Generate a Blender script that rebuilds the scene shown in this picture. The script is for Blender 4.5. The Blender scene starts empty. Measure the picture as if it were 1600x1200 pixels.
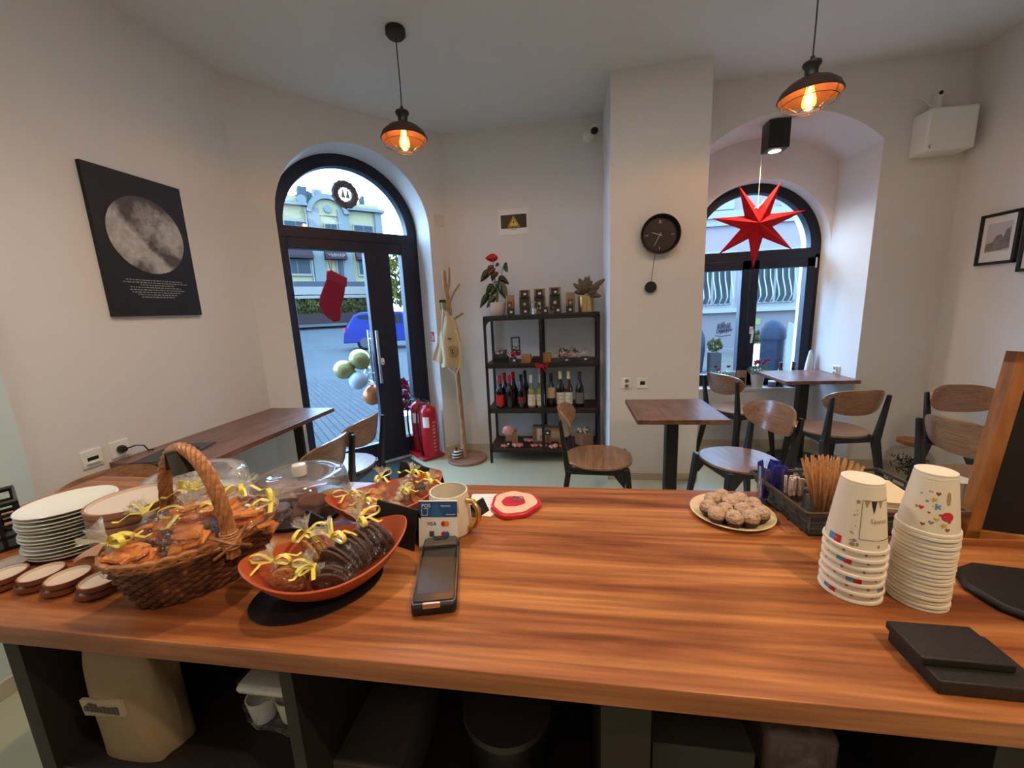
import bpy, bmesh, math, random
from mathutils import Vector, Matrix, Euler
random.seed(7)
PI = math.pi
sin, cos = math.sin, math.cos
S = bpy.context.scene
C = S.collection
def srgb(r, g, b):
    f = lambda c: (c/255/12.92) if c/255 <= .04045 else ((c/255+.055)/1.055)**2.4
    return (f(r), f(g), f(b))

def xs(r, g, b): return tuple(c*.135 for c in srgb(r, g, b))
# ---------------- camera ----------------
cam_d = bpy.data.cameras.new('camera'); cam = bpy.data.objects.new('camera', cam_d); C.objects.link(cam)
S.camera = cam
cam_d.sensor_width = 36; cam_d.lens = 36*615.9/1600; cam_d.clip_start = .02; cam_d.clip_end = 300
R0 = (0.98881435, 0.14296307, -0.04251759); R1 = (-0.01497153, -0.1884863, -0.98196169); R2 = (-0.14839825, 0.97161437, -0.18423758)
cam.matrix_world = Matrix(((R0[0], -R1[0], -R2[0], 0), (R0[1], -R1[1], -R2[1], 0), (R0[2], -R1[2], -R2[2], 1.40), (0, 0, 0, 1)))

# ---------------- world and lights ----------------
S.view_settings.view_transform = 'Standard'; S.view_settings.look = 'None'
S.view_settings.gamma = 1; S.view_settings.use_curve_mapping = False
S.view_settings.exposure = 0.25
W = bpy.data.worlds.new('world'); S.world = W; W.use_nodes = True
wn = W.node_tree; bg = wn.nodes['Background']
tc = wn.nodes.new('ShaderNodeTexCoord'); nz = wn.nodes.new('ShaderNodeTexNoise'); nz.inputs['Scale'].default_value = 2.2; nz.inputs['Detail'].default_value = 5
cr = wn.nodes.new('ShaderNodeValToRGB'); cr.color_ramp.elements[0].position = .35; cr.color_ramp.elements[1].position = .65
cr.color_ramp.elements[0].color = (.30, .57, 1.0, 1); cr.color_ramp.elements[1].color = (.44, .68, 1.0, 1)
wn.links.new(tc.outputs['Generated'], nz.inputs['Vector']); wn.links.new(nz.outputs['Fac'], cr.inputs[0]); wn.links.new(cr.outputs[0], bg.inputs['Color'])
bg.inputs['Strength'].default_value = 20.0

def light(name, kind, loc, energy, color, size=.1, rot=(0, 0, 0), spot=None, blend=.6, spread=None):
    d = bpy.data.lights.new(name, kind); d.energy = energy; d.color = color
    if kind == 'AREA':
        if isinstance(size, tuple): d.shape = 'RECTANGLE'; d.size, d.size_y = size
        else: d.shape = 'DISK'; d.size = size
        if spread: d.spread = spread
    else: d.shadow_soft_size = size
    if spot: d.spot_size = spot; d.spot_blend = blend
    o = bpy.data.objects.new(name, d); o.location = loc; o.rotation_euler = rot; C.objects.link(o); return o
WARM = (1, .70, .42)
# ceiling spots over the counter (out of frame, above it)
light('counter_spot_left', 'SPOT', (-.85, 1.20, 2.90), 54, WARM, .035, (0, 0, 0), 2.4, .9)
light('counter_spot_right', 'SPOT', (1.05, -.15, 2.90), 88, WARM, .035, (0, 0, 0), 2.4, .7)
# added fill panels under the ceiling, behind and ahead of the camera
light('fill_rear', 'AREA', (-.3, -1.1, 2.93), 6, (1, .84, .68), (2.4, .5))
light('fill_front', 'AREA', (.2, 1.5, 2.96), 13, (1, .93, .86), (2.4, .5))
light('cold_fill', 'AREA', (-1.7, .25, 2.2), 4, (.75, .9, 1), .4)  # added cold fill beside the pale wall stretch, no fixture
def portal(loc, rot, size):
    o = light('daylight_portal', 'AREA', loc, 1, (1, 1, 1), size, rot); o.data.cycles.is_portal = True

# ---------------- materials ----------------
MATS = {}; EXT = [False]
def mat(name, col, rough=.5, metal=0, spec=.5, bump=0, bscale=60, var=0, vscale=8, emit=None, estr=0, alpha=None, coat=0, trans=0, sheen=0, vcol=None):
    if name in MATS: return MATS[name]
    if EXT[0]: spec *= .06; coat *= .04
    m = bpy.data.materials.new(name); m.use_nodes = True; n = m.node_tree; b = n.nodes['Principled BSDF']
    b.inputs['Base Color'].default_value = (*col, 1); b.inputs['Roughness'].default_value = rough; b.inputs['Metallic'].default_value = metal
    b.inputs['Specular IOR Level'].default_value = spec; b.inputs['Coat Weight'].default_value = coat
    b.inputs['Transmission Weight'].default_value = trans
    if alpha is not None: b.inputs['Alpha'].default_value = alpha
    if emit: b.inputs['Emission Color'].default_value = (*emit, 1); b.inputs['Emission Strength'].default_value = estr
    t = n.nodes.new('ShaderNodeTexCoord')
    if var or True:
        z = n.nodes.new('ShaderNodeTexNoise'); z.inputs['Scale'].default_value = vscale; z.inputs['Detail'].default_value = 4
        r = n.nodes.new('ShaderNodeMix'); r.data_type = 'RGBA'
        v = var if var else .03
        c2 = vcol or tuple(max(0, c*(1-v)) for c in col)
        r.inputs[6].default_value = (*tuple(min(1, c*(1+v*.5)) for c in col), 1); r.inputs[7].default_value = (*c2, 1)
        n.links.new(t.outputs['Object'], z.inputs['Vector']); n.links.new(z.outputs['Fac'], r.inputs[0]); n.links.new(r.outputs[2], b.inputs['Base Color'])
    if bump:
        z2 = n.nodes.new('ShaderNodeTexNoise'); z2.inputs['Scale'].default_value = bscale; z2.inputs['Detail'].default_value = 3
        bp = n.nodes.new('ShaderNodeBump'); bp.inputs['Strength'].default_value = bump; bp.inputs['Distance'].default_value = .01
        n.links.new(t.outputs['Object'], z2.inputs['Vector']); n.links.new(z2.outputs['Fac'], bp.inputs['Height']); n.links.new(bp.outputs[0], b.inputs['Normal'])
    MATS[name] = m; return m
def wood(name, c1, c2, c3, scale=(1.2, 16, 16), rough=.4, coat=0, detail=6):
    m = bpy.data.materials.new(name); m.use_nodes = True; n = m.node_tree; b = n.nodes['Principled BSDF']
    t = n.nodes.new('ShaderNodeTexCoord'); mp = n.nodes.new('ShaderNodeMapping'); mp.inputs['Scale'].default_value = scale
    z = n.nodes.new('ShaderNodeTexNoise'); z.inputs['Scale'].default_value = 1; z.inputs['Detail'].default_value = detail; z.inputs['Roughness'].default_value = .6; z.inputs['Distortion'].default_value = .6
    r = n.nodes.new('ShaderNodeValToRGB'); e = r.color_ramp.elements
    e[0].position = .32; e[0].color = (*c1, 1); e[1].position = .68; e[1].color = (*c3, 1); k = e.new(.5); k.color = (*c2, 1)
    mp2 = n.nodes.new('ShaderNodeMapping'); mp2.inputs['Scale'].default_value = tuple(s*6 if i else s*2 for i, s in enumerate(scale))
    z2 = n.nodes.new('ShaderNodeTexNoise'); z2.inputs['Scale'].default_value = 1; z2.inputs['Detail'].default_value = 3
    mx = n.nodes.new('ShaderNodeMix'); mx.data_type = 'RGBA'; mx.blend_type = 'MULTIPLY'; mx.inputs[0].default_value = .62
    r2 = n.nodes.new('ShaderNodeValToRGB'); r2.color_ramp.elements[0].position = .35; r2.color_ramp.elements[0].color = (.45, .4, .38, 1); r2.color_ramp.elements[1].position = .6
    L = n.links.new
    L(t.outputs['Object'], mp.inputs[0]); L(mp.outputs[0], z.inputs['Vector']); L(z.outputs['Fac'], r.inputs[0])
    L(t.outputs['Object'], mp2.inputs[0]); L(mp2.outputs[0], z2.inputs['Vector']); L(z2.outputs['Fac'], r2.inputs[0])
    L(r.outputs[0], mx.inputs[6]); L(r2.outputs[0], mx.inputs[7]); L(mx.outputs[2], b.inputs['Base Color'])
    b.inputs['Roughness'].default_value = rough; b.inputs['Coat Weight'].default_value = coat
    MATS[name] = m; return m
def clear(name, tint=(1, 1, 1), gl=.12, rough=.03, frost=0.0, bump=0, bscale=40):
    m = bpy.data.materials.new(name); m.use_nodes = True; n = m.node_tree; n.nodes.clear()
    o = n.nodes.new('ShaderNodeOutputMaterial'); tr = n.nodes.new('ShaderNodeBsdfTransparent'); tr.inputs[0].default_value = (*tint, 1)
    g = n.nodes.new('ShaderNodeBsdfGlossy'); g.inputs['Roughness'].default_value = rough
    fr = n.nodes.new('ShaderNodeLayerWeight'); fr.inputs[0].default_value = .25
    ml = n.nodes.new('ShaderNodeMath'); ml.operation = 'MULTIPLY_ADD'; ml.inputs[1].default_value = gl*3; ml.inputs[2].default_value = gl*.35
    mx = n.nodes.new('ShaderNodeMixShader'); L = n.links.new
    L(fr.outputs['Fresnel'], ml.inputs[0]); L(ml.outputs[0], mx.inputs[0]); L(tr.outputs[0], mx.inputs[1]); L(g.outputs[0], mx.inputs[2])
    last = mx
    if frost:
        d = n.nodes.new('ShaderNodeBsdfDiffuse'); d.inputs[0].default_value = (.9, .88, .82, 1)
        t2 = n.nodes.new('ShaderNodeBsdfTranslucent'); t2.inputs[0].default_value = (.9, .88, .82, 1)
        a = n.nodes.new('ShaderNodeMixShader'); a.inputs[0].default_value = .4; L(d.outputs[0], a.inputs[1]); L(t2.outputs[0], a.inputs[2])
        m2 = n.nodes.new('ShaderNodeMixShader'); m2.inputs[0].default_value = frost; L(mx.outputs[0], m2.inputs[1]); L(a.outputs[0], m2.inputs[2]); last = m2
    if bump:
        t = n.nodes.new('ShaderNodeTexCoord'); z = n.nodes.new('ShaderNodeTexNoise'); z.inputs['Scale'].default_value = bscale; z.inputs['Detail'].default_value = 2
        bp = n.nodes.new('ShaderNodeBump'); bp.inputs['Strength'].default_value = bump; bp.inputs['Distance'].default_value = .02
        L(t.outputs['Object'], z.inputs['Vector']); L(z.outputs['Fac'], bp.inputs['Height']); L(bp.outputs[0], g.inputs['Normal']); L(bp.outputs[0], fr.inputs['Normal'])
    L(last.outputs[0], o.inputs[0]); MATS[name] = m; return m

S.cycles.transparent_max_bounces = 48
# ---------------- mesh builder ----------------
class MB:
    def __init__(s, m=None): s.v = []; s.f = []; s.mi = []; s.mats = [m] if m else []; s.cur = 0
    def use(s, m):
        if m not in s.mats: s.mats.append(m)
        s.cur = s.mats.index(m); return s
    def add(s, vs, fs, M=None):
        b = len(s.v)
        for v in vs:
            v = Vector(v); s.v.append(tuple(M @ v) if M else tuple(v))
        for f in fs: s.f.append(tuple(b+i for i in f)); s.mi.append(s.cur)
        return s
    def box(s, x0, x1, y0, y1, z0, z1, M=None):
        vs = [(x0,y0,z0),(x1,y0,z0),(x1,y1,z0),(x0,y1,z0),(x0,y0,z1),(x1,y0,z1),(x1,y1,z1),(x0,y1,z1)]
        return s.add(vs, [(0,3,2,1),(4,5,6,7),(0,1,5,4),(1,2,6,5),(2,3,7,6),(3,0,4,7)], M)
    def prism(s, pts, z0, z1, M=None, top=1.0):
        n = len(pts); vs = [(x, y, z0) for x, y in pts]+[(x*top, y*top, z1) for x, y in pts]
        fs = [tuple(reversed(range(n))), tuple(range(n, 2*n))]+[(i, (i+1) % n, n+(i+1) % n, n+i) for i in range(n)]
        return s.add(vs, fs, M)
    def lathe(s, prof, n=32, c=(0, 0, 0), sx=1, sy=1, M=None, a0=0, a1=2*PI, closed=True):
        vs = []; k = len(prof); full = abs(a1-a0-2*PI) < 1e-6; m = n if full else n+1
        for i in range(m):
            a = a0+(a1-a0)*i/n
            for r, z in prof: vs.append((c[0]+r*cos(a)*sx, c[1]+r*sin(a)*sy, c[2]+z))
        fs = []
        for i in range(n):
            j = (i+1) % m
            for q in range(k-1):
                fs.append((i*k+q, j*k+q, j*k+q+1, i*k+q+1))
        b0 = len(vs)
        return s.add(vs, fs, M)
    def disc(s, r, z, n=32, c=(0, 0, 0), sx=1, sy=1, M=None):
        return s.add([(c[0]+r*cos(2*PI*i/n)*sx, c[1]+r*sin(2*PI*i/n)*sy, c[2]+z) for i in range(n)], [tuple(range(n))], M)
    def cyl(s, r, z0, z1, n=24, c=(0, 0, 0), r2=None, M=None, sx=1, sy=1):
        r2 = r if r2 is None else r2
        vs = [(c[0]+r*cos(2*PI*i/n)*sx, c[1]+r*sin(2*PI*i/n)*sy, c[2]+z0) for i in range(n)]+[(c[0]+r2*cos(2*PI*i/n)*sx, c[1]+r2*sin(2*PI*i/n)*sy, c[2]+z1) for i in range(n)]
        fs = [tuple(reversed(range(n))), tuple(range(n, 2*n))]+[(i, (i+1) % n, n+(i+1) % n, n+i) for i in range(n)]
        return s.add(vs, fs, M)
    def tube(s, pts, r, n=8, M=None, closed=False, flat=None):
        pts = [Vector(p) for p in pts]; k = len(pts); vs = []; up = None
        for i, p in enumerate(pts):
            if closed: d = pts[(i+1) % k]-pts[i-1]
            else: d = pts[min(i+1, k-1)]-pts[max(i-1, 0)]
            d.normalize()
            if up is None:
                up = Vector((0, 0, 1)) if abs(d.z) < .9 else Vector((1, 0, 0))
            a = d.cross(up)
            if a.length < 1e-6: a = d.cross(Vector((0, 1, 0)))
            a.normalize(); b = a.cross(d).normalized(); up = b
            rr = r[i] if isinstance(r, (list, tuple)) else r
            for j in range(n):
                t = 2*PI*j/n; fl = flat if flat else 1
                vs.append(p+a*rr*cos(t)+b*rr*sin(t)*fl)
        fs = []
        for i in range(k if closed else k-1):
            i2 = (i+1) % k
            for j in range(n): j2 = (j+1) % n; fs.append((i*n+j, i*n+j2, i2*n+j2, i2*n+j))
        if not closed: fs.append(tuple(reversed(range(n)))); fs.append(tuple((k-1)*n+j for j in range(n)))
        return s.add(vs, fs, M)
    def bar(s, p0, p1, w0, w1=None, d0=None, d1=None, side=(1, 0, 0), M=None):
        w1 = w0 if w1 is None else w1; d0 = w0 if d0 is None else d0; d1 = d0 if d1 is None else d1
        p0, p1 = Vector(p0), Vector(p1); d = (p1-p0).normalized(); a = Vector(side); a = (a-d*a.dot(d)).normalized(); b = d.cross(a)
        vs = []
        for p, w, e in ((p0, w0, d0), (p1, w1, d1)):
            for i, j in ((-1,-1),(1,-1),(1,1),(-1,1)): vs.append(p+a*w/2*i+b*e/2*j)
        return s.add(vs, [(3,2,1,0),(4,5,6,7),(0,1,5,4),(1,2,6,5),(2,3,7,6),(3,0,4,7)], M)
    def ball(s, r, c=(0, 0, 0), n=16, m=10, sx=1, sy=1, sz=1, M=None, jit=0, seed=0):
        rg = random.Random(seed); vs = [(c[0], c[1], c[2]-r*sz)]
        for i in range(1, m):
            p = PI*i/m-PI/2
            for j in range(n):
                q = 2*PI*j/n; k = 1+rg.uniform(-jit, jit)
                vs.append((c[0]+r*cos(p)*cos(q)*sx*k, c[1]+r*cos(p)*sin(q)*sy*k, c[2]+r*sin(p)*sz*k))
        vs.append((c[0], c[1], c[2]+r*sz)); fs = []
        for j in range(n): fs.append((0, 1+(j+1) % n, 1+j))
        for i in range(m-2):
            for j in range(n):
                a = 1+i*n; b = a+n; fs.append((a+j, a+(j+1) % n, b+(j+1) % n, b+j))
        a = 1+(m-2)*n
        for j in range(n): fs.append((a+j, a+(j+1) % n, len(vs)-1))
        return s.add(vs, fs, M)
    def grid(s, fn, nu, nv, th=0, M=None):
        P = [[Vector(fn(i/nu, j/nv)) for j in range(nv+1)] for i in range(nu+1)]
        w = nv+1; vs = [p for r in P for p in r]; fs = [(i*w+j, (i+1)*w+j, (i+1)*w+j+1, i*w+j+1) for i in range(nu) for j in range(nv)]
        if th:
            o = len(vs); vs2 = []
            for i in range(nu+1):
                for j in range(nv+1):
                    a = P[min(i+1, nu)][j]-P[max(i-1, 0)][j]; b = P[i][min(j+1, nv)]-P[i][max(j-1, 0)]
                    nn = a.cross(b); nn = nn.normalized() if nn.length > 1e-9 else Vector((0, 0, 1)); vs2.append(P[i][j]+nn*th)
            vs += vs2; fs2 = [tuple(o+k for k in reversed(f)) for f in fs]
            ed = [i*w for i in range(nu+1)]+[nu*w+j for j in range(1, nv+1)]+[i*w+nv for i in range(nu-1, -1, -1)]+[j for j in range(nv-1, 0, -1)]
            fs3 = [(ed[k], o+ed[k], o+ed[(k+1) % len(ed)], ed[(k+1) % len(ed)]) for k in range(len(ed))]
            fs = fs+fs2+fs3
        return s.add(vs, fs, M)
    def build(s, name, parent=None, smooth=True, bevel=0, angle=38, sub=0):
        me = bpy.data.meshes.new(name); me.from_pydata(s.v, [], s.f)
        for m in s.mats: me.materials.append(m)
        for p, i in zip(me.polygons, s.mi): p.material_index = i
        me.validate(); bm = bmesh.new(); bm.from_mesh(me); bmesh.ops.recalc_face_normals(bm, faces=bm.faces); bm.to_mesh(me); bm.free()
        if smooth:
            for p in me.polygons: p.use_smooth = True
            me.set_sharp_from_angle(angle=math.radians(angle))
        o = bpy.data.objects.new(name, me); C.objects.link(o)
        if parent: o.parent = parent
        if bevel:
            b = o.modifiers.new('bevel', 'BEVEL'); b.width = bevel; b.segments = 2; b.limit_method = 'ANGLE'; b.angle_limit = math.radians(40)
        if sub:
            b = o.modifiers.new('sub', 'SUBSURF'); b.levels = sub; b.render_levels = sub
        return o
def tag(o, label=None, cat=None, group=None, kind=None):
    if label: o['label'] = label
    if cat: o['category'] = cat
    if group: o['group'] = group
    if kind: o['kind'] = kind
    return o
def thing(name, label, cat, loc=(0, 0, 0), rz=0, group=None):
    o = bpy.data.objects.new(name, None); o.empty_display_size = .05; C.objects.link(o); o.location = loc; o.rotation_euler = (0, 0, rz)
    return tag(o, label, cat, group)
def struct(o): o['kind'] = 'structure'; return o
def dup(o, loc=None, rz=None, label=None, group=None, parent=None, rot=None):
    r = o.copy(); C.objects.link(r)
    if parent is not None: r.parent = parent
    if loc is not None: r.location = loc
    if rz is not None: r.rotation_euler = (0, 0, rz)
    if rot is not None: r.rotation_euler = rot
    if label: r['label'] = label
    if group: r['group'] = group
    for ch in list(o.children): dup(ch, parent=r)
    return r
def place(mb, M):
    mb.v = [tuple(M @ Vector(v)) for v in mb.v]; return mb
def Tr(x, y, z, rz=0, rx=0, ry=0, s=1):
    return Matrix.Translation((x, y, z)) @ Euler((rx, ry, rz)).to_matrix().to_4x4() @ Matrix.Scale(s, 4)
def text_mb(txt, size, m, M=None, ext=.0004, fn=None, align='CENTER'):
    cu = bpy.data.curves.new('text', 'FONT'); cu.body = txt; cu.size = size; cu.align_x = align; cu.align_y = 'CENTER'; cu.resolution_u = 2
    cu.extrude = 0 if fn else ext
    o = bpy.data.objects.new('text', cu); C.objects.link(o)
    dg = bpy.context.evaluated_depsgraph_get(); me = bpy.data.meshes.new_from_object(o.evaluated_get(dg))
    mb = MB(m); vs = [v.co.copy() for v in me.vertices]
    if fn: vs = [Vector(fn(v.x, v.y)) for v in vs]
    mb.add(vs, [tuple(p.vertices) for p in me.polygons], M)
    bpy.data.objects.remove(o); bpy.data.curves.remove(cu); bpy.data.meshes.remove(me); return mb
def arc(cx, cz, r, a0, a1, n):
    return [(cx+r*cos(a0+(a1-a0)*i/n), cz+r*sin(a0+(a1-a0)*i/n)) for i in range(n+1)]

# common materials
wallm = mat('wall_paint', srgb(226, 222, 217), .85, bump=.05, bscale=220)
wallw = mat('niche_paint', srgb(232, 228, 226), .8, bump=.05, bscale=220)
ceilm = mat('ceiling_paint', srgb(222, 222, 220), .9, bump=.04, bscale=150)
skirt = mat('skirting_beige', srgb(196, 184, 160), .6)
darkfr = mat('anthracite_frame', srgb(26, 30, 46), .45, spec=.35)
counter_w = wood('counter_walnut', srgb(112, 56, 30), srgb(164, 98, 56), srgb(206, 138, 82), (1.3, 17, 17), .3)
table_w = wood('table_walnut', srgb(84, 54, 44), srgb(118, 80, 66), srgb(146, 104, 88), (14, 1.3, 14), .3)
table_wx = wood('table_walnut_cross', srgb(84, 54, 44), srgb(118, 80, 66), srgb(146, 104, 88), (1.3, 14, 14), .3)
veneer = wood('chair_veneer', srgb(128, 90, 62), srgb(152, 110, 78), srgb(170, 126, 92), (3, 22, 22), .28, coat=.15)
blackw = mat('black_wood', srgb(26, 24, 24), .42)
blackp = mat('black_plastic', srgb(20, 20, 21), .4)
blackm = mat('matt_black_metal', srgb(22, 21, 21), .5)
whitep = mat('white_plastic', srgb(236, 234, 226), .35)
steel = mat('brushed_steel', srgb(200, 202, 204), .25, 1)
gold = mat('gold_metal', srgb(214, 178, 112), .28, 1)
glass = clear('clear_glass')
pane = clear('window_glass', (.97, .99, 1), .05)
white = mat('white_paper', srgb(238, 236, 230), .6)
cream = mat('cream_ceramic', srgb(232, 224, 206), .22)
# ================= SETTING =================
H = 2.99
floorm = mat('floor_vinyl', srgb(184, 184, 156), .32, var=.08, vscale=3, bump=.02, bscale=30)
struct(MB(floorm).prism([(-2.6, -2.4), (3, -2.4), (3, 4.0), (-1.34, 4.0), (-1.36, 4.14), (-2.83, 2.58)], -.12, 0).build('floor'))
struct(MB(ceilm).prism([(-2.6, -2.4), (3, -2.4), (3, 4.3), (-1.2, 4.3), (-1.205, 4.016), (-2.67, 2.445)], H, H+.2).build('ceiling'))
TH = math.radians(47); OX, OY = -2.245, 2.594
Dx, Dy = cos(TH), sin(TH); Nx, Ny = -sin(TH), cos(TH)
MD = Matrix(((Dx, 0, Nx, OX), (Dy, 0, Ny, OY), (0, 1, 0, 0), (0, 0, 0, 1)))   # local (s, z, d) -> world
def DW(s, z, d): return tuple(MD @ Vector((s, z, d)))
# left wall, with the pale stretch that steps forward beside the counter
struct(MB(wallm).box(-2.55, -2.245, 1.223, 2.9, 0, H).build('wall_left'))
pale = mat('pale_blue_wall', srgb(206, 224, 222), .7)  # stepped stretch coloured paler and bluer than the other walls
struct(MB(pale).box(-2.55, -2.205, -2.2, 1.223, 0, H).build('wall_side'))
struct(MB(wallm).box(-3.2, 3.2, -2.4, -2.2, 0, H).build('wall_rear'))
struct(MB(wallm).box(2.76, 3.0, -2.2, 3.9, 0, H).build('wall_right'))
# diagonal entrance wall with the arched doorway
r_d, cs, spr = .613, .832, 2.133
out = [(-.15, 0), (cs-r_d, 0)]+list(reversed(arc(cs, spr, r_d, 0, PI, 32)))+[(cs+r_d, 0), (1.645, 0), (1.645, H), (-.15, H)]
struct(MB(wallm).prism(out, 0, .42, MD).build('wall_entrance', angle=20))
struct(MB(wallm).box(-1.33, .30, 3.79, 4.2, 0, H).build('wall_back'))
struct(MB(wallm).box(.30, .967, 3.13, 4.35, 0, H).build('wall_pillar'))
# right hand wall with the vaulted niche
Rn = .907; cn = 1.6225; a_n = math.asin(.6225/Rn)
o2 = [(.967, 0), (1.0, 0)]+list(reversed(arc(cn, 2.745-Rn, Rn, PI/2-a_n, PI/2+a_n, 28)))+[(2.245, 0), (2.8, 0), (2.8, H), (.967, H)]
MY = Matrix(((1, 0, 0, 0), (0, 0, 1, 0), (0, 1, 0, 0), (0, 0, 0, 1)))
struct(MB(wallm).prism(o2, 3.46, 3.95, MY).build('wall_niche', angle=20))
wx, wr, wsp, wz0 = 1.66, .585, 1.835, .575
mb = MB(wallw); mb.box(.9, 2.8, 3.95, 4.40, 0, wz0)
o3 = [(.9, wz0), (wx-wr, wz0)]+list(reversed(arc(wx, wsp, wr, 0, PI, 32)))+[(wx+wr, wz0), (2.8, wz0), (2.8, H), (.9, H)]
mb.prism(o3, 3.95, 4.40, MY); struct(mb.build('wall_window', angle=20))
# skirting
struct(MB(skirt).box(-1.1, .30, 3.775, 3.79, 0, .06).build('baseboard_back'))
struct(MB(skirt).box(.29, .977, 3.115, 3.13, 0, .06).build('baseboard_pillar'))
mb = MB(skirt); mb.box(1.0, 2.245, 3.935, 3.95, 0, .07); mb.box(2.23, 2.245, 3.46, 3.935, 0, .07); mb.box(2.245, 2.76, 3.445, 3.46, 0, .07); struct(mb.build('baseboard_niche'))
struct(MB(skirt).box(2.745, 2.76, -2.2, 3.45, 0, .07).build('baseboard_right'))
struct(MB(skirt).box(-2.245, -2.23, 1.23, 2.6, 0, .07).build('baseboard_left'))
struct(MB(skirt).box(-2.205, -2.19, -2.2, 1.23, 0, .07).build('baseboard_side'))
mb = MB(skirt); mb.box(0, .21, 0, .07, -.015, 0, MD); mb.box(1.45, 1.6, 0, .07, -.015, 0, MD); struct(mb.build('baseboard_entrance'))

# ---------- door_1 (arched glazed entrance) ----------
def DB(mb, s0, s1, z0, z1, d0, d1): return mb.box(s0, s1, z0, z1, d0, d1, MD)
dd = .27
door = bpy.data.objects.new('door_1', None); C.objects.link(door); struct(door)
fr = MB(darkfr)
ro, ri = .625, .52
def arch_ring(mb, cx, cz, ri, ro, d0, d1, M, n=48):
    q = [(ri, d0), (ro, d0), (ro, d1), (ri, d1)]; vs = [(cx+r*cos(PI*i/n), cz+r*sin(PI*i/n), d) for i in range(n+1) for r, d in q]
    fs = [(4*i+k, 4*i+(k+1) % 4, 4*i+4+(k+1) % 4, 4*i+4+k) for i in range(n) for k in range(4)]+[(0, 1, 2, 3), (4*n, 4*n+1, 4*n+2, 4*n+3)]
    return mb.add(vs, fs, M)
arch_ring(fr, cs, spr, ri, ro, dd, dd+.09, MD)
DB(fr, cs-ro, cs+ro, 2.05, 2.14, dd, dd+.09)            # transom
DB(fr, .205, .262, 0, 2.1, dd, dd+.09); DB(fr, 1.275, 1.46, 0, 2.1, dd, dd+.09)
DB(fr, 1.035, 1.155, 0, 2.06, dd+.005, dd+.085); DB(fr, 1.15, 1.28, 0, .18, dd+.005, dd+.085); DB(fr, 1.15, 1.28, 1.965, 2.06, dd+.005, dd+.085)
fr.build('door_frame', door, bevel=.004)
lf = MB(darkfr)
DB(lf, .255, .32, .02, 2.05, dd-.012, dd+.06); DB(lf, .92, 1.04, .02, 2.05, dd-.012, dd+.06); DB(lf, .32, .92, .02, .19, dd-.012, dd+.06); DB(lf, .32, .92, 1.962, 2.05, dd-.012, dd+.06)
leaf = lf.build('door_leaf', door, bevel=.004)
DB(MB(pane), .31, .93, .18, 1.97, dd+.02, dd+.026).build('door_glass', door)
g = MB(pane); g.prism(arc(cs, spr, ri+.01, 0, PI, 32), dd+.03, dd+.036, MD); g.build('fanlight_glass', door)
DB(MB(pane), 1.15, 1.28, .17, 1.97, dd+.03, dd+.036).build('sidelight_glass', door)
h = MB(steel)
hs = .935
h.tube([DW(hs, .78, dd-.075), DW(hs, 1.27, dd-.075)], .014, 12)
for z in (.86, 1.19): h.tube([DW(hs, z, dd-.075), DW(hs+.02, z, dd-.01)], .008, 8)
h.build('door_handle', door)
h = MB(steel); h.tube([DW(hs-.005, .78, dd+.13), DW(hs-.005, 1.27, dd+.13)], .014, 12)
for z in (.86, 1.19): h.tube([DW(hs-.005, z, dd+.13), DW(hs+.015, z, dd+.05)], .008, 8)
h.build('door_handle', door)
k = MB(whitep); k.prism([(.985+.016*cos(a*PI/8), .975+.034*sin(a*PI/8)) for a in range(16)], dd-.022, dd-.01, MD); k.use(steel); k.cyl(.008, 0, .012, 12, M=MD @ Matrix.Translation((.985, .965, dd-.034))); k.build('lock_escutcheon', door)
th_ = MB(steel); DB(th_, .22, 1.45, 0, .022, .2, .27); th_.build('door_threshold', door, bevel=.004)

# ---------- window_1 ----------
win = bpy.data.objects.new('window_1', None); C.objects.link(win); struct(win)
wy = 4.08; wo, wi = .60, .50
def WB(mb, x0, x1, z0, z1, y0=wy, y1=wy+.07): return mb.box(x0, x1, y0, y1, z0, z1)
f = MB(darkfr)
arch_ring(f, wx, wsp+.005, wi, wo, wy, wy+.08, MY)
WB(f, wx-wo, wx+wo, wsp-.10, wsp+.005, wy, wy+.08); WB(f, wx-wo, wx-wo+.06, .55, wsp-.05, wy, wy+.08); WB(f, wx+wo-.06, wx+wo, .55, wsp-.05, wy, wy+.08); WB(f, wx-wo, wx+wo, .55, .62, wy, wy+.08)
f.build('window_frame', win, bevel=.003)
zt = wsp-.10
for nm, x0, x1 in (('left', wx-wo+.055, wx-.003), ('right', wx+.003, wx+wo-.055)):
    s = MB(darkfr); WB(s, x0, x0+.07, .60, zt+.02, wy-.02, wy+.06); WB(s, x1-.07, x1, .60, zt+.02, wy-.02, wy+.06); WB(s, x0, x1, .60, .69, wy-.02, wy+.06); WB(s, x0, x1, zt-.06, zt+.02, wy-.02, wy+.06)
    so = s.build('window_sash', win, bevel=.003)
    WB(MB(pane), x0+.06, x1-.06, .68, zt-.05, wy+.02, wy+.026).build('window_pane', so)
g = MB(pane); g.prism(arc(wx, wsp+.005, wi+.01, 0, PI, 32), wy+.03, wy+.036, MY); g.build('fanlight_pane', win)
h = MB(whitep); h.box(wx+.022, wx+.05, wy-.03, wy-.02, 1.08, 1.15); h.tube([(wx+.036, wy-.03, 1.125), (wx+.036, wy-.055, 1.12), (wx+.037, wy-.06, 1.10), (wx+.028, wy-.06, 1.0)], .010, 8); h.build('window_handle', win)
h = MB(steel); h.box(wx+wo-.065, wx+wo-.05, wy-.03, wy-.001, 1.66, 1.75); h.build('window_hinge', win)
sl = MB(mat('sill_stone', srgb(222, 222, 224), .4)); sl.box(wx-wr, wx+wr, 3.93, 4.10, .555, .58); struct(sl.build('trim_1', bevel=.003))

EXT[0] = True
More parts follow.
